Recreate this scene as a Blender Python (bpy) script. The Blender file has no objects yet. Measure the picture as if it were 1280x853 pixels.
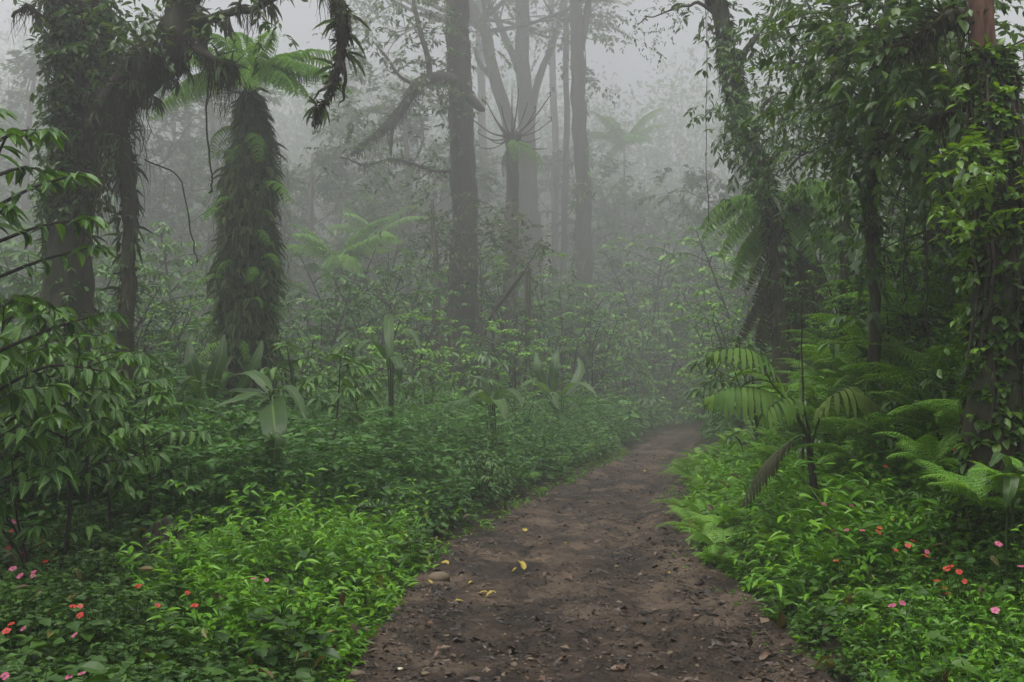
import bpy, math, random
import numpy as np
from mathutils import Vector, Matrix

R = np.random.default_rng(7)
PI = math.pi
scene = bpy.context.scene
COL = scene.collection

# ------------------------------------------------------------------ camera model
CAM_Z = 1.6
F_PX = 1300.0
PITCH = math.atan((495 - 426.5) / F_PX)
_f = np.array([0, math.cos(PITCH), math.sin(PITCH)])
_u = np.array([0, -math.sin(PITCH), math.cos(PITCH)])


def deep(d):
    """things past 9 m stand further off than first estimated"""
    return d if d <= 9 else 9 + (d - 9) * 1.4 if d <= 14 else 16 + (d - 14) * 4.0


def P(px, py, d):
    return P0(px, py, deep(d))


def P0(px, py, d):
    """point on the sight line of a photo pixel at a depth of d metres"""
    v = _f + (px - 640) / F_PX * np.array([1.0, 0, 0]) + (426.5 - py) / F_PX * _u
    v = v * (d / v[1])
    return v + np.array([0, 0, CAM_Z])


def px2m(r, d):
    return r * deep(d) / F_PX


# ------------------------------------------------------------------ noise
def _hash(ix, iy, s):
    n = (ix.astype(np.int64) * 374761393 + iy.astype(np.int64) * 668265263 + s * 974634533) & 0x7fffffff
    n = ((n ^ (n >> 13)) * 1274126177) & 0x7fffffff
    n = n ^ (n >> 16)
    return (n & 0xffff) / 65535.0


def vnoise(x, y, s=0):
    x = np.asarray(x, float); y = np.asarray(y, float)
    ix = np.floor(x); iy = np.floor(y)
    fx = x - ix; fy = y - iy
    fx = fx * fx * (3 - 2 * fx); fy = fy * fy * (3 - 2 * fy)
    a = _hash(ix, iy, s); b = _hash(ix + 1, iy, s); c = _hash(ix, iy + 1, s); d = _hash(ix + 1, iy + 1, s)
    return (a * (1 - fx) + b * fx) * (1 - fy) + (c * (1 - fx) + d * fx) * fy


def fbm(x, y, o=4, s=0):
    t = 0; a = 0.5; n = 0
    for k in range(o):
        t = t + a * vnoise(np.asarray(x) * 2 ** k, np.asarray(y) * 2 ** k, s + 17 * k); n += a; a *= 0.5
    return t / n


def sstep(a, b, x):
    t = np.clip((np.asarray(x, float) - a) / (b - a), 0, 1)
    return t * t * (3 - 2 * t)


# ------------------------------------------------------------------ terrain
_CY = [-20, 0, 5.8, 10.7, 15, 20, 26, 32, 45, 60, 120]
_CX = [0.3, 0.35, 0.42, 0.56, 1.25, 2.3, 3.5, 4.7, 7.4, 11.5, 32.0]
PATH_W = 1.26


def path_cx(y):
    return np.interp(y, _CY, _CX) * 0.5 + 0.25 * (np.interp(np.asarray(y) - 1.5, _CY, _CX) + np.interp(np.asarray(y) + 1.5, _CY, _CX))


def path_hw(y):
    return PATH_W - 0.48 * sstep(6.5, 26, y) + 0.50 * (fbm(np.asarray(y) * 0.8, 0 * np.asarray(y) + 3.3, 4, 5) - 0.5)


def land(x, y):
    """terrain height, path at 0"""
    x = np.asarray(x, float); y = np.asarray(y, float)
    s = x - path_cx(y)
    hw = path_hw(y)
    tl = np.maximum(0, -s - hw); tr = np.maximum(0, s - hw)
    h = 0.10 * sstep(0, 0.5, tl) + 0.055 * tl - 0.0011 * np.minimum(tl, 25) ** 2
    h = h + 0.10 * sstep(0, 0.4, tr) + 0.25 * sstep(.2, 1.2, tr) + 1.35 * sstep(.9, 2.5, tr) + 0.45 * np.maximum(0, tr - 1.2) * sstep(1.2, 3, tr) * np.where(tr < 9, 1, 9 / np.maximum(tr, 1e-3)) 
    off = sstep(0.0, 1.0, np.maximum(tl, tr))
    h = h + off * 0.22 * (fbm(x * 0.5, y * 0.5, 3, 2) - 0.5)
    return h


def hz(x, y):
    return float(land(np.array([x]), np.array([y]))[0])


# ------------------------------------------------------------------ mesh accumulator
class MB:
    def __init__(self):
        self.v = []; self.t3 = []; self.t4 = []; self.tint = []; self.uv = []; self.n = 0

    def add(self, V, quads=None, tris=None, tint=0.5, uv=None):
        """V (k,3) or (N,k,3); faces are local indices"""
        V = np.asarray(V, float)
        if V.ndim == 2: V = V[None]
        N, k, _ = V.shape
        off = (np.arange(N) * k + self.n)[:, None, None]
        if quads is not None and len(quads): self.t4.append((np.asarray(quads, np.int64)[None] + off).reshape(-1, 4))
        if tris is not None and len(tris): self.t3.append((np.asarray(tris, np.int64)[None] + off).reshape(-1, 3))
        self.v.append(V.reshape(-1, 3))
        t = np.broadcast_to(np.asarray(tint, float).reshape(-1, 1) if np.ndim(tint) == 1 else np.asarray(tint, float), (N, k))
        self.tint.append(t.reshape(-1))
        if uv is None: u = np.zeros((N, k, 2))
        else: u = np.broadcast_to(np.asarray(uv, float), (N, k, 2))
        self.uv.append(u.reshape(-1, 2))
        self.n += N * k
        return self

    def mesh(self, name, smooth=True, uv=False):
        me = bpy.data.meshes.new(name)
        V = np.concatenate(self.v) if self.v else np.zeros((0, 3))
        q = np.concatenate(self.t4) if self.t4 else np.zeros((0, 4), np.int64)
        t = np.concatenate(self.t3) if self.t3 else np.zeros((0, 3), np.int64)
        nl = q.size + t.size; npoly = len(q) + len(t)
        me.vertices.add(len(V)); me.vertices.foreach_set('co', V.astype(np.float32).ravel())
        me.loops.add(nl); me.loops.foreach_set('vertex_index', np.concatenate([q.ravel(), t.ravel()]).astype(np.int32))
        me.polygons.add(npoly)
        st = np.concatenate([np.arange(len(q)) * 4, q.size + np.arange(len(t)) * 3]).astype(np.int32)
        me.polygons.foreach_set('loop_start', st)
        me.polygons.foreach_set('use_smooth', np.full(npoly, smooth))
        me.update(calc_edges=True)
        a = me.attributes.new('tint', 'FLOAT', 'POINT'); a.data.foreach_set('value', np.concatenate(self.tint).astype(np.float32))
        if uv:
            a = me.attributes.new('luv', 'FLOAT_VECTOR', 'POINT')
            U = np.concatenate(self.uv); U = np.concatenate([U, np.zeros((len(U), 1))], 1)
            a.data.foreach_set('vector', U.astype(np.float32).ravel())
        return me


def link(name, me, mat, parent=None, loc=None, rot=None, scale=None):
    o = bpy.data.objects.new(name, me)
    if me is not None and mat is not None and not len(me.materials): me.materials.append(mat)
    COL.objects.link(o)
    if parent: o.parent = parent
    if loc is not None: o.location = loc
    if rot is not None: o.rotation_euler = rot
    if scale is not None: o.scale = scale if np.ndim(scale) else (scale,) * 3
    return o


def tag(o, label, cat, group=None, kind=None):
    if label: o['label'] = label
    if cat: o['category'] = cat
    if group: o['group'] = group
    if kind: o['kind'] = kind
    return o


def thing(name, label, cat, loc=(0, 0, 0), rz=0.0, group=None):
    o = bpy.data.objects.new(name, None); COL.objects.link(o)
    o.empty_display_size = 0.1
    o.location = loc; o.rotation_euler = (0, 0, rz)
    return tag(o, label, cat, group)


def structure(name, me, mat):
    o = link(name, me, mat); o['kind'] = 'structure'; return o


def dup(root, loc, rz, label=None, scale=1.0, group=None, tilt=(0, 0)):
    r = root.copy(); COL.objects.link(r)
    r.location = loc; r.rotation_euler = (tilt[0], tilt[1], rz); r.scale = (scale,) * 3
    if label: r['label'] = label
    if group: r['group'] = group
    for ch in list(root.children):
        c = ch.copy(); COL.objects.link(c); c.parent = r
        for g in ch.children:
            d = g.copy(); COL.objects.link(d); d.parent = c
    return r


# ------------------------------------------------------------------ shapes
def nrm(a):
    a = np.asarray(a, float)
    return a / np.maximum(np.linalg.norm(a, axis=-1, keepdims=True), 1e-9)


def resample(pts, n):
    """Catmull-Rom through pts, n points"""
    p = np.asarray(pts, float)
    if len(p) == 2: p = np.array([p[0], (p[0] + p[1]) / 2, p[1]])
    e = np.concatenate([[2 * p[0] - p[1]], p, [2 * p[-1] - p[-2]]])
    t = np.linspace(0, len(p) - 1 - 1e-6, n); i = t.astype(int); f = (t - i)[:, None]
    a, b, c, d = e[i], e[i + 1], e[i + 2], e[i + 3]
    return 0.5 * (2 * b + (c - a) * f + (2 * a - 5 * b + 4 * c - d) * f ** 2 + (3 * b - a - 3 * c + d) * f ** 3)


def tube(mb, pts, radii, n=None, sides=8, rough=0.0, seed=0, wob=0.0, tint=0.5):
    pts = np.asarray(pts, float); radii = np.asarray(radii, float)
    if n is None: n = max(len(pts), 2)
    c = resample(pts, n)
    r = np.interp(np.linspace(0, 1, n), np.linspace(0, 1, len(radii)), radii)
    g = np.random.default_rng(seed + 11)
    if wob: c = c + (fbm(np.arange(n)[:, None] * 0.5 + seed, np.arange(3)[None] * 9.1 + seed, 3, 3) - 0.5) * wob * 2 * np.linspace(0.2, 1, n)[:, None]
    T = nrm(np.gradient(c, axis=0))
    ref = np.array([0.31, 0.95, 0.05]) if abs(T[0][2]) > 0.6 else np.array([0, 0, 1.0])
    A = nrm(np.cross(T, ref)); B = np.cross(T, A)
    th = np.linspace(0, 2 * PI, sides, endpoint=False)
    rr = r[:, None] * np.ones(sides)
    if rough:
        L = np.concatenate([[0], np.cumsum(np.linalg.norm(np.diff(c, axis=0), axis=1))])
        rr = rr * (1 + rough * 2 * (fbm(np.cos(th)[None] * 1.6 + L[:, None] * 2.2 + seed * 3.7, np.sin(th)[None] * 1.6 + L[:, None] * 0.7 + seed, 4, seed) - 0.5))
    V = c[:, None] + rr[..., None] * (np.cos(th)[None, :, None] * A[:, None] + np.sin(th)[None, :, None] * B[:, None])
    V = V.reshape(-1, 3)
    i = np.arange(n - 1)[:, None] * sides; j = np.arange(sides)[None]; k = (j + 1) % sides
    Q = np.stack([i + j, i + k, i + sides + k, i + sides + j], -1).reshape(-1, 4)
    base = len(V)
    V = np.concatenate([V, [c[0]], [c[-1]]])
    jj = np.arange(sides); kk = (jj + 1) % sides
    T3 = np.concatenate([np.stack([np.full(sides, base), kk, jj], -1), np.stack([np.full(sides, base + 1), (n - 1) * sides + jj, (n - 1) * sides + kk], -1)])
    mb.add(V, Q, T3, tint)
    return c, r, T, A, B


def leaf_tpl(rows=((.22, .38), (.5, .5), (.78, .3)), fold=0.18, curl=0.18, wave=0.0):
    """a folded, drooping blade: x across (-.5..5), y along (0..1), z off the blade"""
    V = [(0, 0, 0)]; 
    for (t, w) in rows:
        z = -curl * t * t
        zz = fold * w * (1 + wave * math.sin(t * 23))
        V += [(-w, t, z + zz), (0, t, z), (w, t, z + zz * (1 - wave))]
    V.append((0, 1, -curl))
    m = len(rows); tip = len(V) - 1
    T = [(0, 2, 1), (0, 3, 2), (tip, 3 * m - 2, 3 * m - 1), (tip, 3 * m - 1, 3 * m)]
    Q = []
    for k in range(m - 1):
        a = 1 + 3 * k
        Q += [(a, a + 1, a + 4, a + 3), (a + 1, a + 2, a + 5, a + 4)]
    V = np.array(V)
    return V, Q, T


LEAF = leaf_tpl()
LEAF_D = leaf_tpl(((.15, .34), (.38, .5), (.65, .4), (.86, .17)), .22, .38)           # drooping drip-tip leaf
LEAF_S = (np.array([(0, 0, 0), (-.5, .45, .08), (.5, .45, .08), (0, 1, -.12), (0, .5, 0)]), [], [(0, 4, 1), (0, 2, 4), (4, 3, 1), (4, 2, 3)])
LEAF_L = leaf_tpl(((.2, .45), (.5, .5), (.8, .28)), .25, .35)                           # narrow arching
LEAF_Q = (np.array([(0, 0, 0), (-.5, .45, .1), (.5, .45, .1), (0, 1, -.1)]), [], [(0, 3, 1), (0, 2, 3)])


def leaves(mb, pos, d, n, L, W, tpl=LEAF_S, tint=0.5, uv=False):
    pos = np.asarray(pos, float); N = len(pos)
    d = nrm(np.broadcast_to(d, (N, 3))); n = np.broadcast_to(n, (N, 3))
    s = nrm(np.cross(d, n)); nn = np.cross(s, d)
    V, Q, T = tpl
    L = np.broadcast_to(L, (N,))[:, None, None]; W = np.broadcast_to(W, (N,))[:, None, None]
    X = pos[:, None] + V[None, :, 0, None] * W * s[:, None] + V[None, :, 1, None] * L * d[:, None] + V[None, :, 2, None] * L * nn[:, None]
    mb.add(X, Q, T, np.broadcast_to(tint, (N,)), uv=np.stack([V[:, 0], V[:, 1]], -1)[None] if uv else None)


def rdir(g, N, up=0.0, spread=1.0):
    v = g.normal(size=(N, 3)) * spread; v[:, 2] += up
    return nrm(v)


def strands(mb, pts, length, width, g, segs=3, sway=0.12, tint=(0.2, 0.8), down=(0, 0, -1)):
    """hanging threads of moss / roots: thin crossed ribbons that taper"""
    pts = np.asarray(pts, float); N = len(pts)
    L = length * g.uniform(0.3, 1.0, N) if np.ndim(length) == 0 else np.asarray(length)
    a = g.uniform(0, PI, N); side = np.stack([np.cos(a), np.sin(a), np.zeros(N)], -1)
    off = np.zeros((N, 3)); rows = []
    for k in range(segs + 1):
        t = k / segs
        c = pts + np.array(down) * (L * t)[:, None] + off
        w = width * g.uniform(0.6, 1.4, N) * (1 - 0.8 * t)
        rows += [c - side * w[:, None] / 2, c + side * w[:, None] / 2]
        off = off + g.normal(0, sway / segs, (N, 3)) * L[:, None] * np.array([1, 1, 0.2])
    V = np.stack(rows, 1)
    Q = [(2 * k, 2 * k + 1, 2 * k + 3, 2 * k + 2) for k in range(segs)]
    mb.add(V, Q, None, g.uniform(tint[0], tint[1], N))


def on_tube(c, r, T, g, N, lo=0.0, hi=1.0, bias=None):
    """random points on a limb: position, outward direction"""
    n = len(c); f = g.uniform(lo, hi, N) * (n - 1.001); i = f.astype(int); w = (f - i)[:, None]
    cc = c[i] * (1 - w) + c[i + 1] * w; rr = r[i] * (1 - w[:, 0]) + r[i + 1] * w[:, 0]
    v = g.normal(size=(N, 3))
    if bias is not None: v = v + np.array(bias)
    t = T[i]; v = nrm(v - (v * t).sum(-1, keepdims=True) * t)
    return cc + v * rr[:, None], v, rr


# ------------------------------------------------------------------ materials
def new_mat(name):
    m = bpy.data.materials.new(name); m.use_nodes = True
    nt = m.node_tree; nt.nodes.clear()
    return m, nt, nt.nodes, nt.links


def ramp(N, stops):
    r = N.new('ShaderNodeValToRGB'); e = r.color_ramp.elements
    while len(e) > 1: e.remove(e[-1])
    e[0].position, e[0].color = stops[0][0], (*stops[0][1], 1)
    for p, c in stops[1:]:
        x = e.new(p); x.color = (*c, 1)
    return r


def leaf_mat(name, cols, rough=0.42, trans=0.28, spec=0.5, veins=False, tcol=None, patch=0.0):
    m, nt, N, Lk = new_mat(name)
    out = N.new('ShaderNodeOutputMaterial'); pb = N.new('ShaderNodeBsdfPrincipled')
    at = N.new('ShaderNodeAttribute'); at.attribute_name = 'tint'
    k = len(cols)
    rp = ramp(N, [(i / max(1, k - 1), c) for i, c in enumerate(cols)])
    fac = at.outputs['Fac']
    if patch:
        oi = N.new('ShaderNodeObjectInfo'); mm = N.new('ShaderNodeMath'); mm.operation = 'MULTIPLY_ADD'
        Lk.new(oi.outputs['Random'], mm.inputs[0]); mm.inputs[1].default_value = patch
        ad = N.new('ShaderNodeMath'); ad.operation = 'SUBTRACT'; Lk.new(at.outputs['Fac'], ad.inputs[0]); ad.inputs[1].default_value = patch / 2
        Lk.new(ad.outputs[0], mm.inputs[2]); fac = mm.outputs[0]
    Lk.new(fac, rp.inputs['Fac'])
    col = rp.outputs['Color']
    if veins:
        a2 = N.new('ShaderNodeAttribute'); a2.attribute_name = 'luv'
        sp = N.new('ShaderNodeSeparateXYZ'); Lk.new(a2.outputs['Vector'], sp.inputs[0])
        ab = N.new('ShaderNodeMath'); ab.operation = 'ABSOLUTE'; Lk.new(sp.outputs['X'], ab.inputs[0])
        # midrib
        mr = N.new('ShaderNodeMapRange'); mr.inputs['From Min'].default_value = 0.015; mr.inputs['From Max'].default_value = 0.045
        mr.inputs['To Min'].default_value = 1; mr.inputs['To Max'].default_value = 0; Lk.new(ab.outputs[0], mr.inputs['Value'])
        # side veins slanting to the tip
        ma = N.new('ShaderNodeMath'); ma.operation = 'MULTIPLY_ADD'; Lk.new(ab.outputs[0], ma.inputs[0]); ma.inputs[1].default_value = -0.6; Lk.new(sp.outputs['Y'], ma.inputs[2])
        mu = N.new('ShaderNodeMath'); mu.operation = 'MULTIPLY'; Lk.new(ma.outputs[0], mu.inputs[0]); mu.inputs[1].default_value = veins * 2 * PI
        si = N.new('ShaderNodeMath'); si.operation = 'SINE'; Lk.new(mu.outputs[0], si.inputs[0])
        bp = N.new('ShaderNodeBump'); bp.inputs['Strength'].default_value = 0.35; bp.inputs['Distance'].default_value = 0.006
        Lk.new(si.outputs[0], bp.inputs['Height']); Lk.new(bp.outputs[0], pb.inputs['Normal'])
        mx = N.new('ShaderNodeMix'); mx.data_type = 'RGBA'; Lk.new(mr.outputs[0], mx.inputs['Factor']); Lk.new(col, mx.inputs['A'])
        c2 = cols[-1]; mx.inputs['B'].default_value = (min(1, c2[0] * 1.8 + .02), min(1, c2[1] * 1.6 + .02), c2[2] * 1.5 + .01, 1)
        col = mx.outputs['Result']
    Lk.new(col, pb.inputs['Base Color'])
    pb.inputs['Roughness'].default_value = rough; pb.inputs['Specular IOR Level'].default_value = spec
    if trans:
        tr = N.new('ShaderNodeBsdfTranslucent'); hs = N.new('ShaderNodeHueSaturation')
        hs.inputs['Saturation'].default_value = 1.15; hs.inputs['Value'].default_value = 1.5; hs.inputs['Hue'].default_value = 0.485
        Lk.new(col, hs.inputs['Color']); Lk.new(hs.outputs[0], tr.inputs['Color'])
        mx = N.new('ShaderNodeMixShader'); mx.inputs[0].default_value = trans
        Lk.new(pb.outputs[0], mx.inputs[1]); Lk.new(tr.outputs[0], mx.inputs[2]); Lk.new(mx.outputs[0], out.inputs['Surface'])
    else:
        Lk.new(pb.outputs[0], out.inputs['Surface'])
    return m


def bark_mat(name, dark, light, moss, moss_amt=0.5, scale=5.0, rough=0.85):
    m, nt, N, Lk = new_mat(name)
    out = N.new('ShaderNodeOutputMaterial'); pb = N.new('ShaderNodeBsdfPrincipled')
    tc = N.new('ShaderNodeTexCoord'); mp = N.new('ShaderNodeMapping'); mp.inputs['Scale'].default_value = (1, 1, 0.25)
    Lk.new(tc.outputs['Object'], mp.inputs[0])
    n1 = N.new('ShaderNodeTexNoise'); n1.inputs['Scale'].default_value = scale * 3; n1.inputs['Detail'].default_value = 6; n1.inputs['Roughness'].default_value = 0.7
    Lk.new(mp.outputs[0], n1.inputs['Vector'])
    r1 = ramp(N, [(0.3, dark), (0.7, light)]); Lk.new(n1.outputs['Fac'], r1.inputs['Fac'])
    n2 = N.new('ShaderNodeTexNoise'); n2.inputs['Scale'].default_value = scale * 0.45; n2.inputs['Detail'].default_value = 5
    Lk.new(tc.outputs['Object'], n2.inputs['Vector'])
    mr = N.new('ShaderNodeMapRange'); mr.inputs['From Min'].default_value = 0.62 - 0.3 * moss_amt; mr.inputs['From Max'].default_value = 0.75 - 0.3 * moss_amt
    Lk.new(n2.outputs['Fac'], mr.inputs['Value'])
    mx = N.new('ShaderNodeMix'); mx.data_type = 'RGBA'; Lk.new(mr.outputs[0], mx.inputs['Factor']); Lk.new(r1.outputs[0], mx.inputs['A'])
    r2 = ramp(N, [(0.3, tuple(c * 0.5 for c in moss)), (0.75, moss)]); Lk.new(n1.outputs['Fac'], r2.inputs['Fac']); Lk.new(r2.outputs[0], mx.inputs['B'])
    Lk.new(mx.outputs['Result'], pb.inputs['Base Color']); pb.inputs['Roughness'].default_value = rough
    bp = N.new('ShaderNodeBump'); bp.inputs['Strength'].default_value = 0.7; bp.inputs['Distance'].default_value = 0.03
    Lk.new(n1.outputs['Fac'], bp.inputs['Height']); Lk.new(bp.outputs[0], pb.inputs['Normal'])
    Lk.new(pb.outputs[0], out.inputs['Surface'])
    return m


def soil_mat(name, wet):
    m, nt, N, Lk = new_mat(name)
    out = N.new('ShaderNodeOutputMaterial'); pb = N.new('ShaderNodeBsdfPrincipled')
    tc = N.new('ShaderNodeTexCoord')
    big = N.new('ShaderNodeTexNoise'); big.inputs['Scale'].default_value = 1.5; big.inputs['Detail'].default_value = 6; big.inputs['Roughness'].default_value = 0.6
    mid = N.new('ShaderNodeTexNoise'); mid.inputs['Scale'].default_value = 9; mid.inputs['Detail'].default_value = 8; mid.inputs['Roughness'].default_value = 0.75
    fin = N.new('ShaderNodeTexNoise'); fin.inputs['Scale'].default_value = 70; fin.inputs['Detail'].default_value = 5; fin.inputs['Roughness'].default_value = 0.8
    for t in (big, mid, fin): Lk.new(tc.outputs['Object'], t.inputs['Vector'])
    if wet:
        c0, c1, c2 = (0.013, 0.0085, 0.006), (0.046, 0.032, 0.022), (0.128, 0.094, 0.065)
    else:
        c0, c1, c2 = (0.012, 0.010, 0.007), (0.03, 0.025, 0.014), (0.05, 0.045, 0.02)
    r1 = ramp(N, [(0.33, c0), (0.5, c1), (0.70, c2)])
    ad = N.new('ShaderNodeMath'); ad.operation = 'MULTIPLY_ADD'; Lk.new(mid.outputs['Fac'], ad.inputs[0]); ad.inputs[1].default_value = 0.6
    a2 = N.new('ShaderNodeMath'); a2.operation = 'MULTIPLY_ADD'; Lk.new(big.outputs['Fac'], a2.inputs[0]); a2.inputs[1].default_value = 1.1; a2.inputs[2].default_value = -0.50
    Lk.new(a2.outputs[0], ad.inputs[2])
    a3 = N.new('ShaderNodeMath'); a3.operation = 'MULTIPLY_ADD'; Lk.new(fin.outputs['Fac'], a3.inputs[0]); a3.inputs[1].default_value = 0.5
    a4 = N.new('ShaderNodeMath'); a4.operation = 'SUBTRACT'; Lk.new(ad.outputs[0], a4.inputs[0]); a4.inputs[1].default_value = 0.10
    Lk.new(a4.outputs[0], a3.inputs[2]); fo = a3.outputs[0]
    if wet:
        at = N.new('ShaderNodeAttribute'); at.attribute_name = 'tint'
        w1 = N.new('ShaderNodeMath'); w1.operation = 'MULTIPLY_ADD'; Lk.new(at.outputs['Fac'], w1.inputs[0]); w1.inputs[1].default_value = -0.34; w1.inputs[2].default_value = 0.17
        w2 = N.new('ShaderNodeMath'); w2.operation = 'ADD'; Lk.new(fo, w2.inputs[0]); Lk.new(w1.outputs[0], w2.inputs[1]); fo = w2.outputs[0]
    Lk.new(fo, r1.inputs['Fac'])
    Lk.new(r1.outputs[0], pb.inputs['Base Color'])
    mr = N.new('ShaderNodeMapRange'); mr.inputs['From Min'].default_value = 0.35; mr.inputs['From Max'].default_value = 0.6
    mr.inputs['To Min'].default_value = 0.45 if wet else 0.8; mr.inputs['To Max'].default_value = 0.85; Lk.new(big.outputs['Fac'], mr.inputs['Value'])
    pb.inputs['Specular IOR Level'].default_value = 0.22
    Lk.new(mr.outputs[0], pb.inputs['Roughness'])
    b1 = N.new('ShaderNodeBump'); b1.inputs['Strength'].default_value = 0.8; b1.inputs['Distance'].default_value = 0.03; Lk.new(mid.outputs['Fac'], b1.inputs['Height'])
    b2 = N.new('ShaderNodeBump'); b2.inputs['Strength'].default_value = 0.7; b2.inputs['Distance'].default_value = 0.01; Lk.new(fin.outputs['Fac'], b2.inputs['Height'])
    Lk.new(b1.outputs[0], b2.inputs['Normal']); Lk.new(b2.outputs[0], pb.inputs['Normal'])
    Lk.new(pb.outputs[0], out.inputs['Surface'])
    return m


def plain_mat(name, col, rough=0.6, spec=0.4):
    m, nt, N, Lk = new_mat(name)
    out = N.new('ShaderNodeOutputMaterial'); pb = N.new('ShaderNodeBsdfPrincipled')
    tc = N.new('ShaderNodeTexCoord'); n1 = N.new('ShaderNodeTexNoise'); n1.inputs['Scale'].default_value = 30; n1.inputs['Detail'].default_value = 4
    Lk.new(tc.outputs['Object'], n1.inputs['Vector'])
    r = ramp(N, [(0.3, tuple(c * 0.7 for c in col)), (0.7, tuple(min(1, c * 1.25) for c in col))]); Lk.new(n1.outputs['Fac'], r.inputs['Fac'])
    Lk.new(r.outputs[0], pb.inputs['Base Color']); pb.inputs['Roughness'].default_value = rough; pb.inputs['Specular IOR Level'].default_value = spec
    Lk.new(pb.outputs[0], out.inputs['Surface'])
    return m


M = dict(
    shrub=leaf_mat('shrub_leaf', [(0.029, 0.077, 0.017), (0.052, 0.133, 0.022), (0.099, 0.211, 0.031)], rough=0.45, patch=0.25),
    herb=leaf_mat('herb_leaf', [(0.039, 0.107, 0.023), (0.071, 0.175, 0.038), (0.106, 0.241, 0.046)], rough=0.55, spec=0.35),
    grass=leaf_mat('bright_leaf', [(0.057, 0.168, 0.011), (0.104, 0.277, 0.017), (0.189, 0.403, 0.028)], rough=0.45, trans=0.24, spec=0.35),
    cover=leaf_mat('cover_leaf', [(0.020, 0.061, 0.009), (0.041, 0.104, 0.011), (0.072, 0.157, 0.019)], rough=0.45, trans=0.2, spec=0.35),
    fern=leaf_mat('fern_leaf', [(0.075, 0.199, 0.026), (0.135, 0.305, 0.037), (0.221, 0.420, 0.053)], rough=0.45, trans=0.24, spec=0.35, patch=0.4),
    palm=leaf_mat('palm_leaf', [(0.044, 0.106, 0.016), (0.073, 0.156, 0.022), (0.124, 0.217, 0.031)], rough=0.6, trans=0.25, spec=0.2),
    palmy=leaf_mat('palm_leaf_yellow', [(0.06, 0.11, 0.02), (0.11, 0.18, 0.03), (0.17, 0.22, 0.04)], rough=0.6, trans=0.3, spec=0.2),
    dead=leaf_mat('dead_frond', [(0.035, 0.032, 0.014), (0.06, 0.055, 0.02), (0.05, 0.07, 0.02)], rough=0.7, trans=0.2),
    big=leaf_mat('broad_leaf', [(0.028, 0.069, 0.016), (0.042, 0.098, 0.019), (0.065, 0.136, 0.026)], rough=0.38, trans=0.32, veins=26, patch=0.3),
    tree=leaf_mat('tree_leaf', [(0.033, 0.077, 0.017), (0.056, 0.120, 0.022), (0.099, 0.176, 0.032)], rough=0.4, trans=0.3, patch=0.2),
    vine=leaf_mat('ivy_leaf', [(0.029, 0.071, 0.011), (0.074, 0.168, 0.017), (0.165, 0.309, 0.026)], rough=0.38, trans=0.3),
    moss=leaf_mat('hanging_moss', [(0.022, 0.018, 0.009), (0.045, 0.040, 0.016), (0.070, 0.075, 0.025)], rough=0.9, trans=0.25, spec=0.1),
    strap=leaf_mat('strap_leaf', [(0.047, 0.046, 0.022), (0.061, 0.095, 0.030), (0.088, 0.149, 0.043)], rough=0.6, trans=0.25),
    bark=bark_mat('mossy_bark', (0.018, 0.013, 0.010), (0.070, 0.052, 0.038), (0.045, 0.055, 0.020), 0.5),
    barkmoss=bark_mat('moss_covered_bark', (0.014, 0.010, 0.007), (0.065, 0.043, 0.027), (0.040, 0.046, 0.018), 0.75),
    barkred=bark_mat('reddish_bark', (0.05, 0.022, 0.013), (0.20, 0.095, 0.055), (0.05, 0.06, 0.02), 0.15),
    stalk=bark_mat('brown_stalk', (0.03, 0.018, 0.012), (0.10, 0.055, 0.038), (0.05, 0.05, 0.02), 0.2),
    barkpale=bark_mat('pale_bark', (0.030, 0.026, 0.022), (0.11, 0.095, 0.08), (0.05, 0.06, 0.03), 0.4),
    twig=bark_mat('dark_twig', (0.010, 0.008, 0.006), (0.035, 0.026, 0.018), (0.025, 0.03, 0.012), 0.3, 9),
    stem=plain_mat('green_stem', (0.05, 0.085, 0.025)),
    mud=soil_mat('trodden_mud', True), soil=soil_mat('forest_soil', False),
    red=leaf_mat('red_petal', [(0.42, 0.018, 0.012), (0.52, 0.05, 0.02)], 0.5, 0.2),
    pink=leaf_mat('pink_petal', [(0.46, 0.06, 0.15), (0.52, 0.13, 0.24)], 0.5, 0.2),
    orange=leaf_mat('orange_petal', [(0.36, 0.06, 0.02), (0.45, 0.11, 0.03)], 0.5, 0.2),
    yleaf=leaf_mat('fallen_yellow_leaf', [(0.34, 0.25, 0.03), (0.46, 0.37, 0.05)], 0.5, 0.1),
    bleaf=leaf_mat('fallen_brown_leaf', [(0.05, 0.026, 0.015), (0.11, 0.060, 0.033), (0.17, 0.11, 0.062)], 0.5, 0.05),
    withered=leaf_mat('withered_leaf', [(0.04, 0.022, 0.012), (0.09, 0.06, 0.02), (0.16, 0.15, 0.03), (0.10, 0.15, 0.03)], 0.6, 0.15),
    litter=leaf_mat('leaf_litter', [(0.012, 0.008, 0.006), (0.040, 0.025, 0.016), (0.09, 0.058, 0.036), (0.17, 0.12, 0.075)], 0.55, 0.0),
    rock=plain_mat('weathered_stone', (0.15, 0.115, 0.075), 0.8),
    pale=plain_mat('pale_petal', (0.6, 0.55, 0.42), 0.6),
)
# ------------------------------------------------------------------ plant generators
def frond_curve(L, e0, bend, n, lean=0.0):
    """curve in the XZ plane leaving the origin at angle e0 and bending down by bend (radians)"""
    t = np.linspace(0, 1, n); a = e0 - bend * t ** 1.3
    d = np.stack([np.cos(a), lean * t, np.sin(a)], -1); d = nrm(d)
    c = np.concatenate([[[0, 0, 0]], np.cumsum((d[1:] + d[:-1]) / 2 * L / (n - 1), axis=0)])
    return c, d


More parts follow.
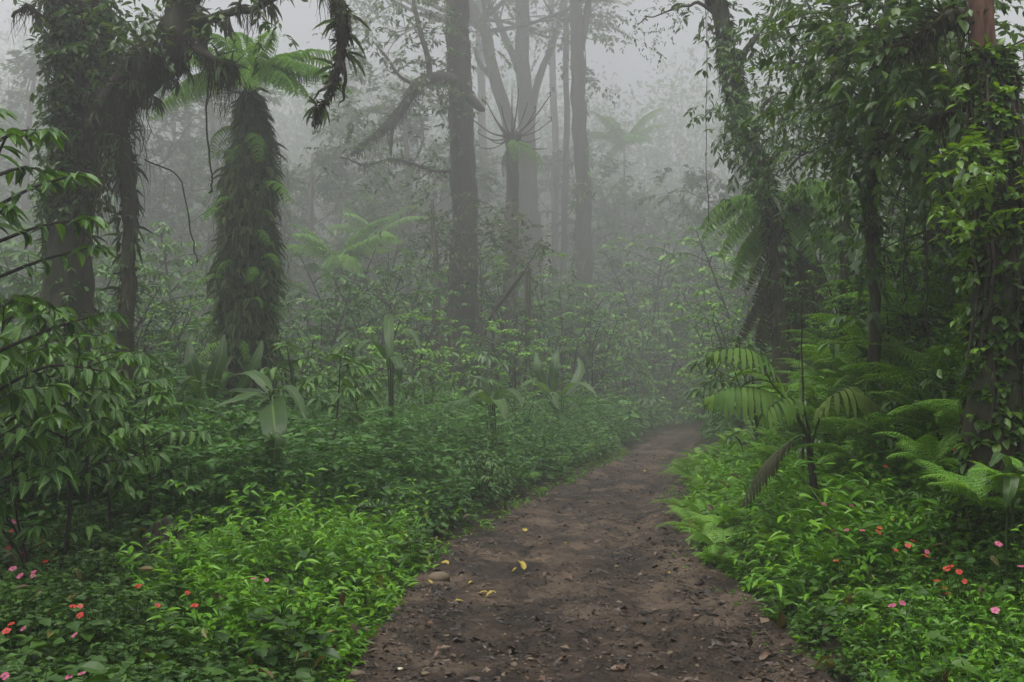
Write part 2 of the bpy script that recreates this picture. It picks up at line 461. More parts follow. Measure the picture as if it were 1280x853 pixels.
def fern_frond(seed, L=0.8, npin=22, wid=0.2, e0=0.9, bend=1.3, leaflets=8, sag=0.25, stalk=0.14, lean=0.0):
    """a twice-divided fern frond along +X"""
    g = np.random.default_rng(seed); mb = MB()
    c, d = frond_curve(L, e0, bend, 40, lean)
    tube(mb, c, [0.006 * L / .8 + .001, 0.0015], n=9, sides=4, tint=0.8)
    side = np.array([0, 1.0, 0])
    pos = []; dr = []; nn = []; ll = []
    for k in range(npin):
        t = stalk + (1 - stalk) * (k + 0.5) / npin
        i = min(38, int(t * 39)); w = t * 39 - i
        p = c[i] * (1 - w) + c[i + 1] * w; T = d[i]; n = np.cross(T, side); n = n if n[2] > 0 else -n
        u = (t - stalk) / (1 - stalk)
        pl = wid * min(1, (u + 0.12) * 3.2) * (1 - u) ** 0.62 * g.uniform(0.9, 1.08)
        for s in (-1, 1):
            a = nrm(side * s * 0.92 + T * 0.42 - n * sag * g.uniform(0.6, 1.4))
            m = leaflets
            q = (np.arange(m) + 0.6) / m
            cc = p + a * (q * pl)[:, None] - n * (sag * 0.5 * q ** 2 * pl)[:, None]
            e = nrm(np.cross(a, n))
            ls = np.maximum(pl * 0.30 * (1 - q) ** 0.6, pl * 0.05) + 0.003
            for z in (-1, 1):
                pos.append(cc); dr.append(np.broadcast_to(nrm(e * z + a * 0.55), (m, 3))); nn.append(np.broadcast_to(n, (m, 3))); ll.append(ls)
    pos = np.concatenate(pos); dr = np.concatenate(dr); nn = np.concatenate(nn); ll = np.concatenate(ll)
    sp = np.repeat(0.5 * pl_gap(L, npin), len(pos))
    W = np.minimum(ll * 0.55 + 0.002, 0.9 * wid / leaflets + 0.002)
    leaves(mb, pos, dr, nn + g.normal(0, 0.12, nn.shape), ll * 1.1, W, LEAF_Q, g.uniform(0.25, 0.85, len(pos)))
    return mb.mesh('frond')


def pl_gap(L, n): return L / n


def simple_frond(seed, L=1.3, npin=30, wid=0.28, e0=0.8, bend=1.6, sag=0.5, lean=0.0, bw=0.022, thick=0.008):
    """once-divided frond for tree ferns seen from afar: each pinna a toothed strip"""
    g = np.random.default_rng(seed); mb = MB()
    c, d = frond_curve(L, e0, bend, 60, lean)
    tube(mb, c, [thick, thick * .3], n=12, sides=5, tint=0.6)
    side = np.array([0, 1.0, 0])
    t = 0.08 + 0.91 * (np.arange(npin) + 0.5) / npin
    i = (t * 59).astype(int); p = c[i]; T = d[i]; n = np.cross(T, side); n = n * np.sign(n[:, 2:3] + 1e-6)
    pl = wid * np.minimum(1, (t + 0.05) * 3) * (1 - t) ** 0.5 + 0.02
    for s in (-1, 1):
        a = nrm(side[None] * s + T * 0.45 - n * sag * g.uniform(0.5, 1.5, (npin, 1)))
        leaves(mb, p, a, n, pl * g.uniform(.85, 1.1, npin), bw * L / 1.3 * np.ones(npin), LEAF_L, g.uniform(0.3, 0.8, npin))
        # lobes along each pinna give the lacy outline
        m = 7
        q = (np.arange(m) + 0.7) / m
        pp = p[:, None] + a[:, None] * (q[None, :, None] * pl[:, None, None]) - np.array([0, 0, 1.0]) * (0.22 * q ** 2)[None, :, None] * pl[:, None, None]
        e = np.cross(a, n)[:, None] * np.ones((1, m, 1))
        for z in (-1, 1):
            leaves(mb, pp.reshape(-1, 3), (e * z + a[:, None] * 0.5).reshape(-1, 3), np.repeat(n, m, 0), np.repeat(pl, m) * 0.16 * np.tile(1 - 0.5 * q, npin), np.repeat(pl, m) * 0.11, LEAF_Q, g.uniform(0.3, 0.8, npin * m))
    return mb.mesh('frond')


def palm_frond(mb_r, mb, curve, leafL, leafW, npin, hang=0.8, g=None, t0=0.2, oneside=0.0, n=40):
    """long-leafleted palm frond on a given rachis curve; leaflets hang"""
    c, r, T, A, B = tube(mb_r, curve, [0.012, 0.008, 0.003], n=n, sides=6)
    t = t0 + (1 - t0) * np.arange(npin) / (npin - 1); x = t * (n - 1.001); i = x.astype(int); w = (x - i)[:, None]
    p = c[i] * (1 - w) + c[i + 1] * w; TT = T[i]
    up = np.array([0, 0, 1.0]); side = nrm(np.cross(TT, up)); L = leafL * np.sin(PI * np.clip((t - t0) / (1 - t0) * 0.8 + 0.17, 0, 1)) ** 0.7
    rows = 6
    for s in (-1, 1):
        jit = g.uniform(0.85, 1.1, npin); f = hang * g.uniform(0.8, 1.2, npin)
        d0 = nrm(side * s * (1 - oneside) + TT * 0.6 + up * 0.25)
        cur = p.copy(); dd = d0.copy(); V = []
        wid = nrm(np.cross(dd, np.cross(side * s, TT) + up * .3))
        for k in range(rows + 1):
            q = k / rows
            hw = leafW * 0.5 * (math.sin(PI * min(1, q * 0.86 + 0.12)) ** 0.6) if k < rows else 0.0008
            V += [cur - wid * hw, cur + wid * hw]
            dd = nrm(dd - up[None] * (f * 0.42)[:, None])
            cur = cur + dd * (L * jit / rows)[:, None]
        Q = [(2 * k, 2 * k + 1, 2 * k + 3, 2 * k + 2) for k in range(rows)]
        mb.add(np.stack(V, 1), Q, None, g.uniform(0.15, 0.85, npin))


def broad_leaf(mb, curve, width, up, n=22, m=5, fold=0.25, wavy=0.03, tint=0.5, seed=0, split=False, shape=0.5):
    """large paddle leaf along a curve: folded on its midrib, undulating edges"""
    c = resample(curve, n); T = nrm(np.gradient(c, axis=0)); up = np.asarray(up, float)
    L = np.linalg.norm(np.diff(c, axis=0), axis=1).sum()
    side = nrm(np.cross(T, up)); nn = np.cross(side, T)
    t = np.linspace(0, 1, n); w = width * np.sin(PI * np.clip(t, 0.0, 1) ** (0.75 if shape == .5 else shape)) ** 0.62 / 2
    w[0] = w[-1] = 0.002
    V = []; UV = []
    for j in range(-m, m + 1):
        q = j / m
        z = fold * abs(q) ** 1.2 * w - 0.10 * q * q * w + wavy * width * (np.sin(t * 17 + 2.3 * seed + (2 if j < 0 else 0)) * q * q + 0.7 * np.sin(t * 41 + seed) * abs(q) ** 3)
        V.append(c + side * (q * w)[:, None] + nn * z[:, None]); UV.append(np.stack([np.full(n, q * 0.5), t * L / max(width, .01) * 0.5], -1))
    V = np.stack(V, 1).reshape(-1, 3); UV = np.stack(UV, 1).reshape(-1, 2)
    k = 2 * m + 1; Q = []
    for i in range(n - 1):
        for j in range(k - 1):
            a = i * k + j; Q.append((a, a + 1, a + k + 1, a + k))
    mb.add(V, Q, None, tint, uv=UV)


def sapling_meshes(seed, H=1.8, nbr=9, leafL=0.17, leafW=0.07, tip=6, along=5, low=0.35, spread=0.42, droop=0.55, tpl=LEAF_D, r0=0.018, nstem=1, rise=0.5):
    """stem with side twigs and drooping leaves round each twig's end"""
    g = np.random.default_rng(seed); st = MB(); lf = MB()
    P_, D_, N_, L_ = [], [], [], []
    for s_ in range(nstem):
        a0 = g.uniform(0, 2 * PI); tilt = 0.08 * H if nstem == 1 else 0.28 * H
        top = np.array([math.cos(a0) * tilt, math.sin(a0) * tilt, H * g.uniform(.8, 1)])
        b0 = np.array([math.cos(a0), math.sin(a0), 0]) * (0.02 if nstem > 1 else 0)
        pts = [b0, top * np.array([.2, .2, .35]) + g.normal(0, .02 * H, 3), top * np.array([.6, .6, .7]) + g.normal(0, .025 * H, 3), top]
        c, r, T, A, B = tube(st, pts, [r0, r0 * .75, r0 * .3], n=14, sides=6, rough=.15, seed=seed)
        ends = [(c[-1], nrm(c[-1] - c[-3]))]
        kb = max(2, nbr // nstem)
        for k in range(kb):
            f = low + (0.97 - low) * (k + g.uniform(0.1, .9)) / kb
            i = int(f * 13); b = c[i]; az = k * 2.4 + g.uniform(-.5, .5) + s_; ln = spread * H * g.uniform(.55, 1.05) * (1.15 - 0.5 * f)
            d = np.array([math.cos(az), math.sin(az), 0])
            q = [b, b + d * ln * .5 + np.array([0, 0, rise * ln * .5]), b + d * ln + np.array([0, 0, rise * ln * g.uniform(.3, .9)])]
            cc, rr, TT, _, _ = tube(st, q, [r0 * .4, r0 * .18], n=7, sides=5, seed=seed + k)
            ends.append((cc[-1], TT[-1]))
            m = along
            ii = g.integers(2, 6, m); sd = np.cross(TT[ii], [0, 0, 1.0]) * g.choice([-1, 1], m)[:, None]
            P_.append(cc[ii]); D_.append(sd + TT[ii] * .5 - np.array([0, 0, droop]) * g.uniform(.2, 1.3, (m, 1))); L_.append(leafL * g.uniform(.65, 1.05, m))
            N_.append(np.array([0, 0, 1.0]) + TT[ii] * .4 + g.normal(0, .22, (m, 3)))
        for e, t in ends:
            m = tip; az = np.arange(m) * 2 * PI / m + g.uniform(0, 6); h = np.stack([np.cos(az), np.sin(az), np.zeros(m)], -1)
            P_.append(e + g.normal(0, .006, (m, 3))); D_.append(h + t * .55 - np.array([0, 0, droop]) * g.uniform(.1, 1.2, (m, 1))); L_.append(leafL * g.uniform(.6, 1.15, m))
            N_.append(np.array([0, 0, 1.0]) + h * .5 + g.normal(0, .2, (m, 3)))
    Pp = np.concatenate(P_); Dd = np.concatenate(D_); Nn = np.concatenate(N_); Ll = np.concatenate(L_)
    leaves(lf, Pp, Dd, Nn, Ll, Ll * leafW / leafL * g.uniform(.85, 1.15, len(Ll)), tpl, g.uniform(0, 1, len(Ll)), uv=True)
    return st.mesh('stem'), lf.mesh('foliage', uv=True)


def sprays(mb, g, C, A, n, ax, leafL, leafW, tpl=LEAF, droop=0.35, tint=(0, 1), spread=1.0):
    """n leaves along each of the twigs C + A*ax, two-ranked, drooping"""
    C = np.asarray(C, float); A = nrm(A); S = len(C)
    t = g.uniform(0.05, 1, (S, n)); 
    p = C[:, None] + A[:, None] * (t * ax)[..., None] - np.array([0, 0, 1.0]) * (0.25 * ax * t ** 2)[..., None]
    side = nrm(np.cross(A, [0, 0, 1.0]) + 1e-4)[:, None] * g.choice([-1, 1], (S, n))[..., None]
    d = side * spread + A[:, None] * 0.7 + np.array([0, 0, -1.0]) * (droop * g.uniform(.3, 1.5, (S, n)))[..., None] + g.normal(0, .25, (S, n, 3))
    nn = np.array([0, 0, 1.0]) + g.normal(0, .3, (S, n, 3))
    L = leafL * g.uniform(.55, 1.15, (S, n))
    base = g.uniform(tint[0], tint[1], (S, 1)); tt = np.clip(base + g.normal(0, .15, (S, n)), 0, 1)
    leaves(mb, p.reshape(-1, 3), d.reshape(-1, 3), nn.reshape(-1, 3), L.ravel(), (L * leafW / leafL).ravel(), tpl, tt.ravel())


def branch_set(st, g, base, dirv, L, r, levels=2, kids=4, ends=None, up=0.2, sides=6, wob=.12):
    """recursive limbs; collects twig positions and directions in ends"""
    d = nrm(np.asarray(dirv, float)); p1 = base + d * L * .5 + g.normal(0, wob * L * .5, 3); p2 = base + d * L + g.normal(0, wob * L, 3) + np.array([0, 0, up * L * .4])
    c, rr, T, _, _ = tube(st, [base, p1, p2], [r, r * .7, r * .35], n=9, sides=sides, rough=.25, seed=int(g.integers(1e6)))
    if levels == 0:
        for i in (4, 6, 8): ends.append((c[i], T[i]))
        return
    for k in range(kids):
        i = int(g.integers(3, 9)); v = T[i] * .8 + g.normal(0, .55, 3) + np.array([0, 0, up])
        branch_set(st, g, c[i], v, L * g.uniform(.45, .7), r * .45, levels - 1, kids, ends, up, max(4, sides - 1), wob)
    ends.append((c[-1], T[-1]))


def forest_tree_meshes(seed, H=14, r=0.22, first=.45, nl=9, leafL=.3, n=26, lean=0.04, spread=.3):
    """a whole far tree: trunk with limbs, and a loose crown"""
    g = np.random.default_rng(seed); st = MB(); lf = MB(); ends = []
    top = np.array([g.normal(0, lean) * H, g.normal(0, lean) * H, H * .93])
    c, rr, T, _, _ = tube(st, [(0, 0, -.4), (0, 0, .15), top * .35 + g.normal(0, .12, 3) * [1, 1, 0], top * .7 + g.normal(0, .25, 3) * [1, 1, 0], top], [r * 1.5, r * 1.1, r * .9, r * .7, r * .3], n=26, sides=9, rough=.12, seed=seed)
    for k in range(nl):
        f = first + (.97 - first) * (k + .5) / nl; i = int(f * 25); az = k * 2.4 + g.uniform(-.6, .6)
        branch_set(st, g, c[i], np.array([math.cos(az), math.sin(az), g.uniform(.15, .9)]), H * spread * (1.15 - .6 * (f - first) / (1 - first)) * g.uniform(.7, 1.1), rr[i] * .45, 2, 3, ends, .25, 5)
    C = np.array([e[0] for e in ends]); A = np.array([e[1] for e in ends])
    sprays(lf, g, C, A + g.normal(0, .5, A.shape), n, H * .065, leafL, leafL * .42, LEAF_S, .4)
    return st.mesh('trunk'), lf.mesh('crown')


# ------------------------------------------------------------------ setting: ground and path
def grid_mesh(xs, ys, hfun, name):
    X, Y = np.meshgrid(xs, ys); Z = hfun(X, Y); V = np.stack([X, Y, Z], -1).reshape(-1, 3)
    nx = len(xs); i = np.arange(len(ys) - 1)[:, None] * nx + np.arange(nx - 1)[None]
    Q = np.stack([i, i + 1, i + nx + 1, i + nx], -1).reshape(-1, 4)
    return MB().add(V, Q).mesh(name)


def ground_h(X, Y):
    s = np.abs(X - path_cx(Y)) - path_hw(Y)
    return land(X, Y) - 0.14 * (1 - sstep(-0.35, 0.15, s)) + 0.03 * (fbm(X * 3, Y * 3, 3, 9) - .5)


xs = np.unique(np.concatenate([np.linspace(-225, -14, 54), np.arange(-14, 14, .16), np.linspace(14, 225, 54)]))
ys = np.unique(np.concatenate([np.linspace(-60, -6, 12), np.arange(-6, 30, .2), np.arange(30, 80, .8), np.linspace(80, 250, 40)]))
structure('ground', grid_mesh(xs, ys, ground_h, 'ground'), M['soil'])


def path_relief(X, Y, s):
    w = path_hw(Y)
    rut = -0.045 * np.exp(-((s - .52) / .22) ** 2) - 0.022 * np.exp(-((s + .45) / .22) ** 2)
    h = 0.07 * (fbm(X * 1.3, Y * .9, 4, 31) - .5) + 0.085 * (fbm(X * 6, Y * 4.2, 4, 33) - .5) * (0.35 + fbm(X * 1.1, Y * 1.1, 2, 35)) + 0.03 * (fbm(X * 19, Y * 15, 3, 37) - .5)
    edge = -0.16 * sstep(w + .02, w + .34, np.abs(s)) + 0.03 * sstep(w * .55, w, np.abs(s))
    return rut + h + edge + .012


_py = [2.2]
while _py[-1] < 75: _py.append(_py[-1] + max(.016, .0048 * _py[-1]))
_py = np.concatenate([np.arange(-6, 2.2, .2), _py]); _ps = np.linspace(-1.75, 1.75, 170)
PY, PS = np.meshgrid(_py, _ps, indexing='ij'); PX = path_cx(PY) + PS
V = np.stack([PX, PY, path_relief(PX, PY, PS)], -1).reshape(-1, 3)
_i = np.arange(len(_py) - 1)[:, None] * 170 + np.arange(169)[None]
_wet = .5 + .42 * (np.exp(-((PS - .52 - .12 * np.sin(PY * .7)) / .26) ** 2) + .8 * np.exp(-((PS + .45 + .1 * np.sin(PY * .5 + 1)) / .24) ** 2)) * sstep(.35, .6, fbm(PX * .7, PY * .45, 3, 45)) - .25 * sstep(.5, .75, fbm(PX * .9 + 5, PY * .6, 3, 46))
structure('path', MB().add(V[None], np.stack([_i, _i + 1, _i + 171, _i + 170], -1).reshape(-1, 4), None, _wet.reshape(1, -1)).mesh('path'), M['mud'])


def path_z(x, y): 
    x = np.asarray(x, float); y = np.asarray(y, float)
    return path_relief(x, y, x - path_cx(y))


# ------------------------------------------------------------------ undergrowth (uncountable)
def scatter(g, x0, x1, y0, y1, N, keep):
    x = g.uniform(x0, x1, N); y = g.uniform(y0, y1, N)
    k = g.uniform(0, 1, N) < keep(x, y)
    return x[k], y[k]


def tl_of(x, y): return -(x - path_cx(y)) - path_hw(y)
def tr_of(x, y): return (x - path_cx(y)) - path_hw(y)


def herb_layer(mb, g, x, y, H, nleaf, L, wr, tpl, layers=3, droop=.25, rad=.10, tint=(0, 1), stems=True, tilt=.25):
    """plants with leaves in tiers: N plants at x, y, heights H"""
    N = len(x); z = land(x, y) - .02
    base = np.stack([x, y, z], -1)
    lean = g.normal(0, tilt, (N, 2)) * H[:, None] * .5
    topp = base + np.concatenate([lean, H[:, None]], 1)
    tb = g.uniform(tint[0], tint[1], N)
    for k in range(layers):
        f = 1 - .30 * k * g.uniform(.8, 1.2, N)
        c = base + (topp - base) * f[:, None]
        m = nleaf if k == 0 else max(3, nleaf - 1)
        az = np.arange(m)[None] * 2 * PI / m + g.uniform(0, 2 * PI, (N, 1)) + g.normal(0, .25, (N, m))
        h = np.stack([np.cos(az), np.sin(az), np.zeros_like(az)], -1)
        ll = L * g.uniform(.6, 1.2, (N, m)) * (1 if k else .9)
        p = c[:, None] + h * (rad * .3 * (k + .2)) + g.normal(0, .012, (N, m, 3))
        d = h + np.array([0, 0, 1.0]) * (g.uniform(-.15, .35, (N, m)) - droop * (k > 0))[..., None]
        nn = np.array([0, 0, 1.0]) + h * .25 + g.normal(0, .28, (N, m, 3))
        t = np.clip(tb[:, None] + g.normal(0, .18, (N, m)) - .0 * k, 0, 1)
        leaves(mb, p.reshape(-1, 3), d.reshape(-1, 3), nn.reshape(-1, 3), ll.ravel(), (ll * wr).ravel(), tpl, t.ravel())
    if stems:
        a = g.uniform(0, PI, N); s = np.stack([np.cos(a), np.sin(a), 0 * a], -1) * .004
        mb.add(np.stack([base - s, base + s, topp + s * .4, topp - s * .4], 1), [(0, 1, 2, 3)], None, .2)


def blade_layer(mb, g, x, y, H, nb, L, wr, tint=(0, 1), arch=.5):
    """sprawling stems whose narrow leaves arch outwards at many heights"""
    N = len(x); base = np.stack([x, y, land(x, y) - .02], -1)
    lean = g.normal(0, .4, (N, 2)) * H[:, None]
    top = base + np.concatenate([lean, H[:, None]], 1)
    f = g.uniform(.15, 1, (N, nb)); c = base[:, None] + (top - base)[:, None] * f[..., None]
    az = g.uniform(0, 2 * PI, (N, nb)); h = np.stack([np.cos(az), np.sin(az), 0 * az], -1)
    d = h * .9 + np.array([0, 0, 1.0]) * g.uniform(-.2, .9, (N, nb))[..., None]
    nn = np.array([0, 0, 1.0]) - h * .2 + g.normal(0, .25, (N, nb, 3))
    ll = L * g.uniform(.55, 1.25, (N, nb)); t = np.clip(g.uniform(tint[0], tint[1], (N, 1)) + g.normal(0, .16, (N, nb)) , 0, 1)
    leaves(mb, c.reshape(-1, 3), d.reshape(-1, 3), nn.reshape(-1, 3), ll.ravel(), (ll * wr).ravel(), LEAF_L, t.ravel())
    a = g.uniform(0, PI, N); s = np.stack([np.cos(a), np.sin(a), 0 * a], -1) * .003
    mb.add(np.stack([base - s, base + s, top + s * .4, top - s * .4], 1), [(0, 1, 2, 3)], None, .3)


g = np.random.default_rng(101)
# waist-high leafy herbs, left and middle
mb = MB()
def keep_l(x, y):
    t = tl_of(x, y); e = .28 + .45 * (fbm(y * .7, y * 0 + 1.5, 3, 8) - .3)
    front = np.where(x > -3.2, 8.6 + .5 * np.sin(x * 2.1), 8.9) + .9 * (fbm(x * 1.1, y * 1.1, 3, 12) - .5)
    grass = ((x + 1.25) / 1.0) ** 2 + ((y - 8.0) / 2.3) ** 2 + 1.4 * (fbm(x * 2.5, y * 2.5, 3, 14) - .5) < .9
    return (t > e) * (y > front) * (~grass) * np.where(y < 16, 1, .55)
def h_l(x, y):
    t = tl_of(x, y); return (.24 + .62 * sstep(.1, 1.2, t)) * (.40 + 1.45 * fbm(x * .8, y * .8, 3, 21)) * (1 + .25 * sstep(2, 5, t))
x, y = scatter(g, -12, 4, 7.5, 36, 34000, keep_l)
herb_layer(mb, g, x, y, h_l(x, y) * g.uniform(.75, 1.2, len(x)), 6, .125, .52, LEAF_S, 3, tint=(.1, .9))
tag(link('herb_undergrowth', mb.mesh('herb_undergrowth', False), M['herb']), 'dense bank of dull green leafy herbs filling the ground left of the path', 'undergrowth', kind='stuff')

# low dark cover in the left foreground
mb = MB()
x, y = scatter(g, -6.5, -.4, 3.4, 10.5, 16000, lambda x, y: (tl_of(x, y) > .12) * np.where((((x + 1.25) / 1.0) ** 2 + ((y - 8.0) / 2.3) ** 2) < 1, .15, 1) * (y < 10.2))
herb_layer(mb, g, x, y, (.06 + .50 * np.clip(fbm(x * 1.5, y * 1.5, 3, 41) - .15, 0, 1) * sstep(0, .8, tl_of(x, y))) * g.uniform(.6, 1.4, len(x)), 5, .058, .5, LEAF_S, 3, tint=(0, .9), rad=.06)
k = g.uniform(0, 1, len(x)) < .02
herb_layer(mb, g, x[k], y[k], g.uniform(.2, .38, k.sum()), 5, .12, .6, LEAF, 2, tint=(.1, .7), rad=.08)
tag(link('creeping_undergrowth', mb.mesh('creeping_undergrowth', False), M['cover']), 'low creeping dark green leaves covering the near left corner below the flowers', 'undergrowth', kind='stuff')

# bright lush blades: the patch left of the path, and the wide bank right of it
mb = MB()
def keep_g(x, y):
    e = ((x + 1.3) / (1.05 + .25 * np.sin(y * 3))) ** 2 + ((y - 7.9) / 2.4) ** 2
    return (e + 1.6 * (fbm(x * 2.5, y * 2.5, 3, 15) - .5) < 1) * (tl_of(x, y) > .02)
x, y = scatter(g, -2.7, 0, 5, 11, 4200, keep_g)
blade_layer(mb, g, x, y, (.05 + .50 * sstep(0, .6, tl_of(x, y)) * np.clip(2 * fbm(x * 2, y * 2, 2, 51) - .4, .1, 1.3)) * g.uniform(.6, 1.3, len(x)), 8, .085, .34, tint=(.2, 1))
# thin verge along the left edge
x, y = scatter(g, -2, 8, 4, 30, 26000, lambda x, y: (np.abs(tl_of(x, y) - .12 - .25 * fbm(y * 1.1, y * 0, 2, 3)) < .24) * np.where(y < 14, .8, .5))
blade_layer(mb, g, x, y, g.uniform(.03, .12, len(x)), 5, .06, .3, tint=(.2, .9))
tag(link('bright_grass', mb.mesh('bright_grass', False), M['grass']), 'bright green grassy blades in a patch on the left path edge and its verge', 'grass', kind='stuff')

mb = MB()
x, y = scatter(g, .8, 7, 3.6, 16, 26000, lambda x, y: (tr_of(x, y) > .02 + .16 * fbm(y * 1.6, y * 0 + 7, 3, 4)) * (tr_of(x, y) < 2.6 + .3 * np.sin(y)) * np.where(y > 11, .22, 1) * (.25 + .9 * (fbm(x * 1.2, y * 1.2, 2, 61) > .38)))
H = (.05 + .50 * sstep(0, .6, tr_of(x, y)) * np.clip(2.2 * fbm(x * 1.5, y * 1.5, 2, 62) - .35, .2, 1.5)) * g.uniform(.6, 1.25, len(x))
H = H * np.where((y < 6.9), .55, 1)
blade_layer(mb, g, x, y, H, 8, (.095 * (.55 + .45 * sstep(5.8, 8, y)))[:, None], .37, tint=(.0, .95))
k = (y > 7) & (tr_of(x, y) > .25) & (fbm(x * 1.1 + 4, y * 1.1, 2, 64) > .5) & (g.uniform(0, 1, len(x)) < .3)
blade_layer(mb, g, x[k], y[k], H[k] * 1.25 + .06, 6, .15, .24, tint=(.1, 1))
x, y = scatter(g, .4, 7, 4, 24, 16000, lambda x, y: (np.abs(tr_of(x, y) + .02) < .16) * (fbm(x * 3, y * 3, 2, 66) > .5) * .8)
blade_layer(mb, g, x, y, g.uniform(.02, .08, len(x)), 4, .05, .3, tint=(.2, .9))
tag(link('lush_grass', mb.mesh('lush_grass', False), M['grass']), 'lush bright green blades sloping up from the right edge of the path', 'grass', kind='stuff')

mb = MB()
x, y = scatter(g, 1.0, 8, 3.6, 11, 15000, lambda x, y: (tr_of(x, y) > .1) * np.where(tr_of(x, y) > 1.3, 1, .3))
herb_layer(mb, g, x, y, (.10 + .30 * fbm(x * 1.3, y * 1.3, 3, 43) * sstep(0, .8, tr_of(x, y))) * g.uniform(.6, 1.4, len(x)), 5, .062, .5, LEAF_S, 3, tint=(.1, 1), rad=.06)
tag(link('leafy_cover', mb.mesh('leafy_cover', False), M['cover']), 'small leaved green cover under the flowers on the right bank', 'undergrowth', kind='stuff')

mb = MB()
x, y = scatter(g, -6.5, 7, 4, 13, 2600, lambda x, y: ((tl_of(x, y) > .15) | (tr_of(x, y) > .15)) * .8)
herb_layer(mb, g, x, y, g.uniform(.12, .42, len(x)), 4, .085, .78, LEAF, 2, tint=(.2, 1), rad=.08)
tag(link('round_leaf_cover', mb.mesh('round_leaf_cover', False), M['cover']), 'scattered round leaves growing through the low cover on both verges', 'undergrowth', kind='stuff')
mb = MB()
x, y = scatter(g, -6.5, 7, 4, 15, 1500, lambda x, y: ((tl_of(x, y) > -.05) | (tr_of(x, y) > -.05)))
p = np.stack([x, y, land(x, y) + g.uniform(.03, .38, len(x))], -1); dd = rdir(g, len(x), -.3); ll = g.uniform(.05, .13, len(x))
leaves(mb, p, dd, np.array([0, 0, 1.0]) + g.normal(0, .5, p.shape), ll, ll * g.uniform(.3, .5, len(x)), LEAF_D, g.uniform(0, 1, len(x)))
tag(link('withered_leaves', mb.mesh('withered_leaves', False), M['withered']), 'withered brown and yellow leaves caught in the low cover', 'dead leaves', kind='stuff')

# bank behind, right: taller dark-leaved herbs under the ferns
mb = MB()
x, y = scatter(g, 2, 15, 6, 30, 20000, lambda x, y: (tr_of(x, y) > 1.5) * np.where(y > 16, .4, .9))
herb_layer(mb, g, x, y, g.uniform(.15, .7, len(x)) * (.5 + fbm(x, y, 2, 71)), 5, .12, .42, LEAF_S, 3, tint=(0, .8), droop=.6)
tag(link('bank_undergrowth', mb.mesh('bank_undergrowth', False), M['shrub']), 'tangled dark leaves covering the steep bank right of the path behind the ferns', 'undergrowth', kind='stuff')

# far undergrowth both sides
mb = MB()
x, y = scatter(g, -70, 70, 26, 120, 26000, lambda x, y: (tl_of(x, y) > .3) | (tr_of(x, y) > .3))
herb_layer(mb, g, x, y, g.uniform(.4, 1.5, len(x)) * (.4 + fbm(x * .3, y * .3, 2, 73)), 6, .42, .45, LEAF_S, 3, tint=(0, 1), droop=.4)
tag(link('far_undergrowth', mb.mesh('far_undergrowth', False), M['herb']), 'hazy leafy undergrowth under the far trees on both sides of the path', 'undergrowth', kind='stuff')
# ------------------------------------------------------------------ helpers for the large trees
def limb(mb, px, d, rpx, n=None, sides=12, rough=.15, seed=0, wob=0.0):
    """limb through photo points (x, y[, depth]) with radii in photo pixels; returns its curve, relative to nothing (world)"""
    pts = [P(q[0], q[1], q[2] if len(q) > 2 else d) for q in px]
    rad = [px2m(r, (q[2] if len(q) > 2 else d)) for r, q in zip(rpx, px)]
    return tube(mb, pts, rad, n or len(px) * 6, sides, rough, seed, wob)


def shift(mb, o):
    for v in mb.v: v -= np.asarray(o, float)[None]
    return mb


def part(root, name, mb, mat, smooth=True, uv=False, label=None):
    shift(mb, root.location)
    o = link(name, mb.mesh(name, smooth, uv), mat, root)
    if label: o['label'] = label
    return o


def foot(x, y): return (float(x), float(y), hz(x, y))


def clump(p, v, lo, s=2.6, seed=5):
    n_ = fbm(p[:, 0] * s + p[:, 1] * .7 * s, p[:, 2] * s * .8 + seed, 3, seed); k_ = n_ > lo
    return p[k_], v[k_], n_[k_]


def moss_on(mb, limbs, g, N, length, width, lo=0, hi=1, tint=(0, 1)):
    for (c, r, T, A, B), k, ln in zip(limbs, N, length):
        p, v, rr = on_tube(c, r, T, g, k, lo, hi, bias=(0, 0, -.6))
        p, v, n_ = clump(p, v, .44)
        strands(mb, p, ln * np.clip((n_ - .36) * 4, .15, 1.2) * g.uniform(.4, 1.1, len(p)), width, g, 4, .25, tint)


def tufts(mb, limbs, g, N, L, wr, tpl=LEAF_L, tint=(0, 1), per=6, droop=.8, lo=0, hi=1):
    """epiphyte rosettes sitting on limbs"""
    for (c, r, T, A, B), k in zip(limbs, N):
        p, v, rr = on_tube(c, r, T, g, k, lo, hi, bias=(0, 0, .2))
        p = np.repeat(p, per, 0); v = np.repeat(v, per, 0)
        d = v * 1.0 + g.normal(0, .7, p.shape) - np.array([0, 0, droop]) * g.uniform(0, 1.4, (len(p), 1))
        ll = L * g.uniform(.4, 1.2, len(p))
        leaves(mb, p, d, np.array([0, 0, 1.0]) + v * .5 + g.normal(0, .2, p.shape), ll, ll * wr, tpl, np.clip(np.repeat(g.uniform(tint[0], tint[1], k), per) + g.normal(0, .12, len(p)), 0, 1))


def shaggy(mb, limbs, g, N, length, width, tint=(0, .9)):
    """short moss tatters all over a limb"""
    for (c, r, T, A, B), k in zip(limbs, N):
        p, v, rr = on_tube(c, r, T, g, k)
        p, v, n_ = clump(p, v, .45, 3.4, 9); k = len(p)
        d = v + np.array([0, 0, -1.0]) * g.uniform(.3, 2.2, (k, 1)) + g.normal(0, .3, (k, 3))
        ll = length * g.uniform(.4, 1.3, k)
        leaves(mb, p - v * .01, d, v + g.normal(0, .4, p.shape), ll, width * g.uniform(.6, 1.4, k), LEAF_Q, g.uniform(tint[0], tint[1], k))


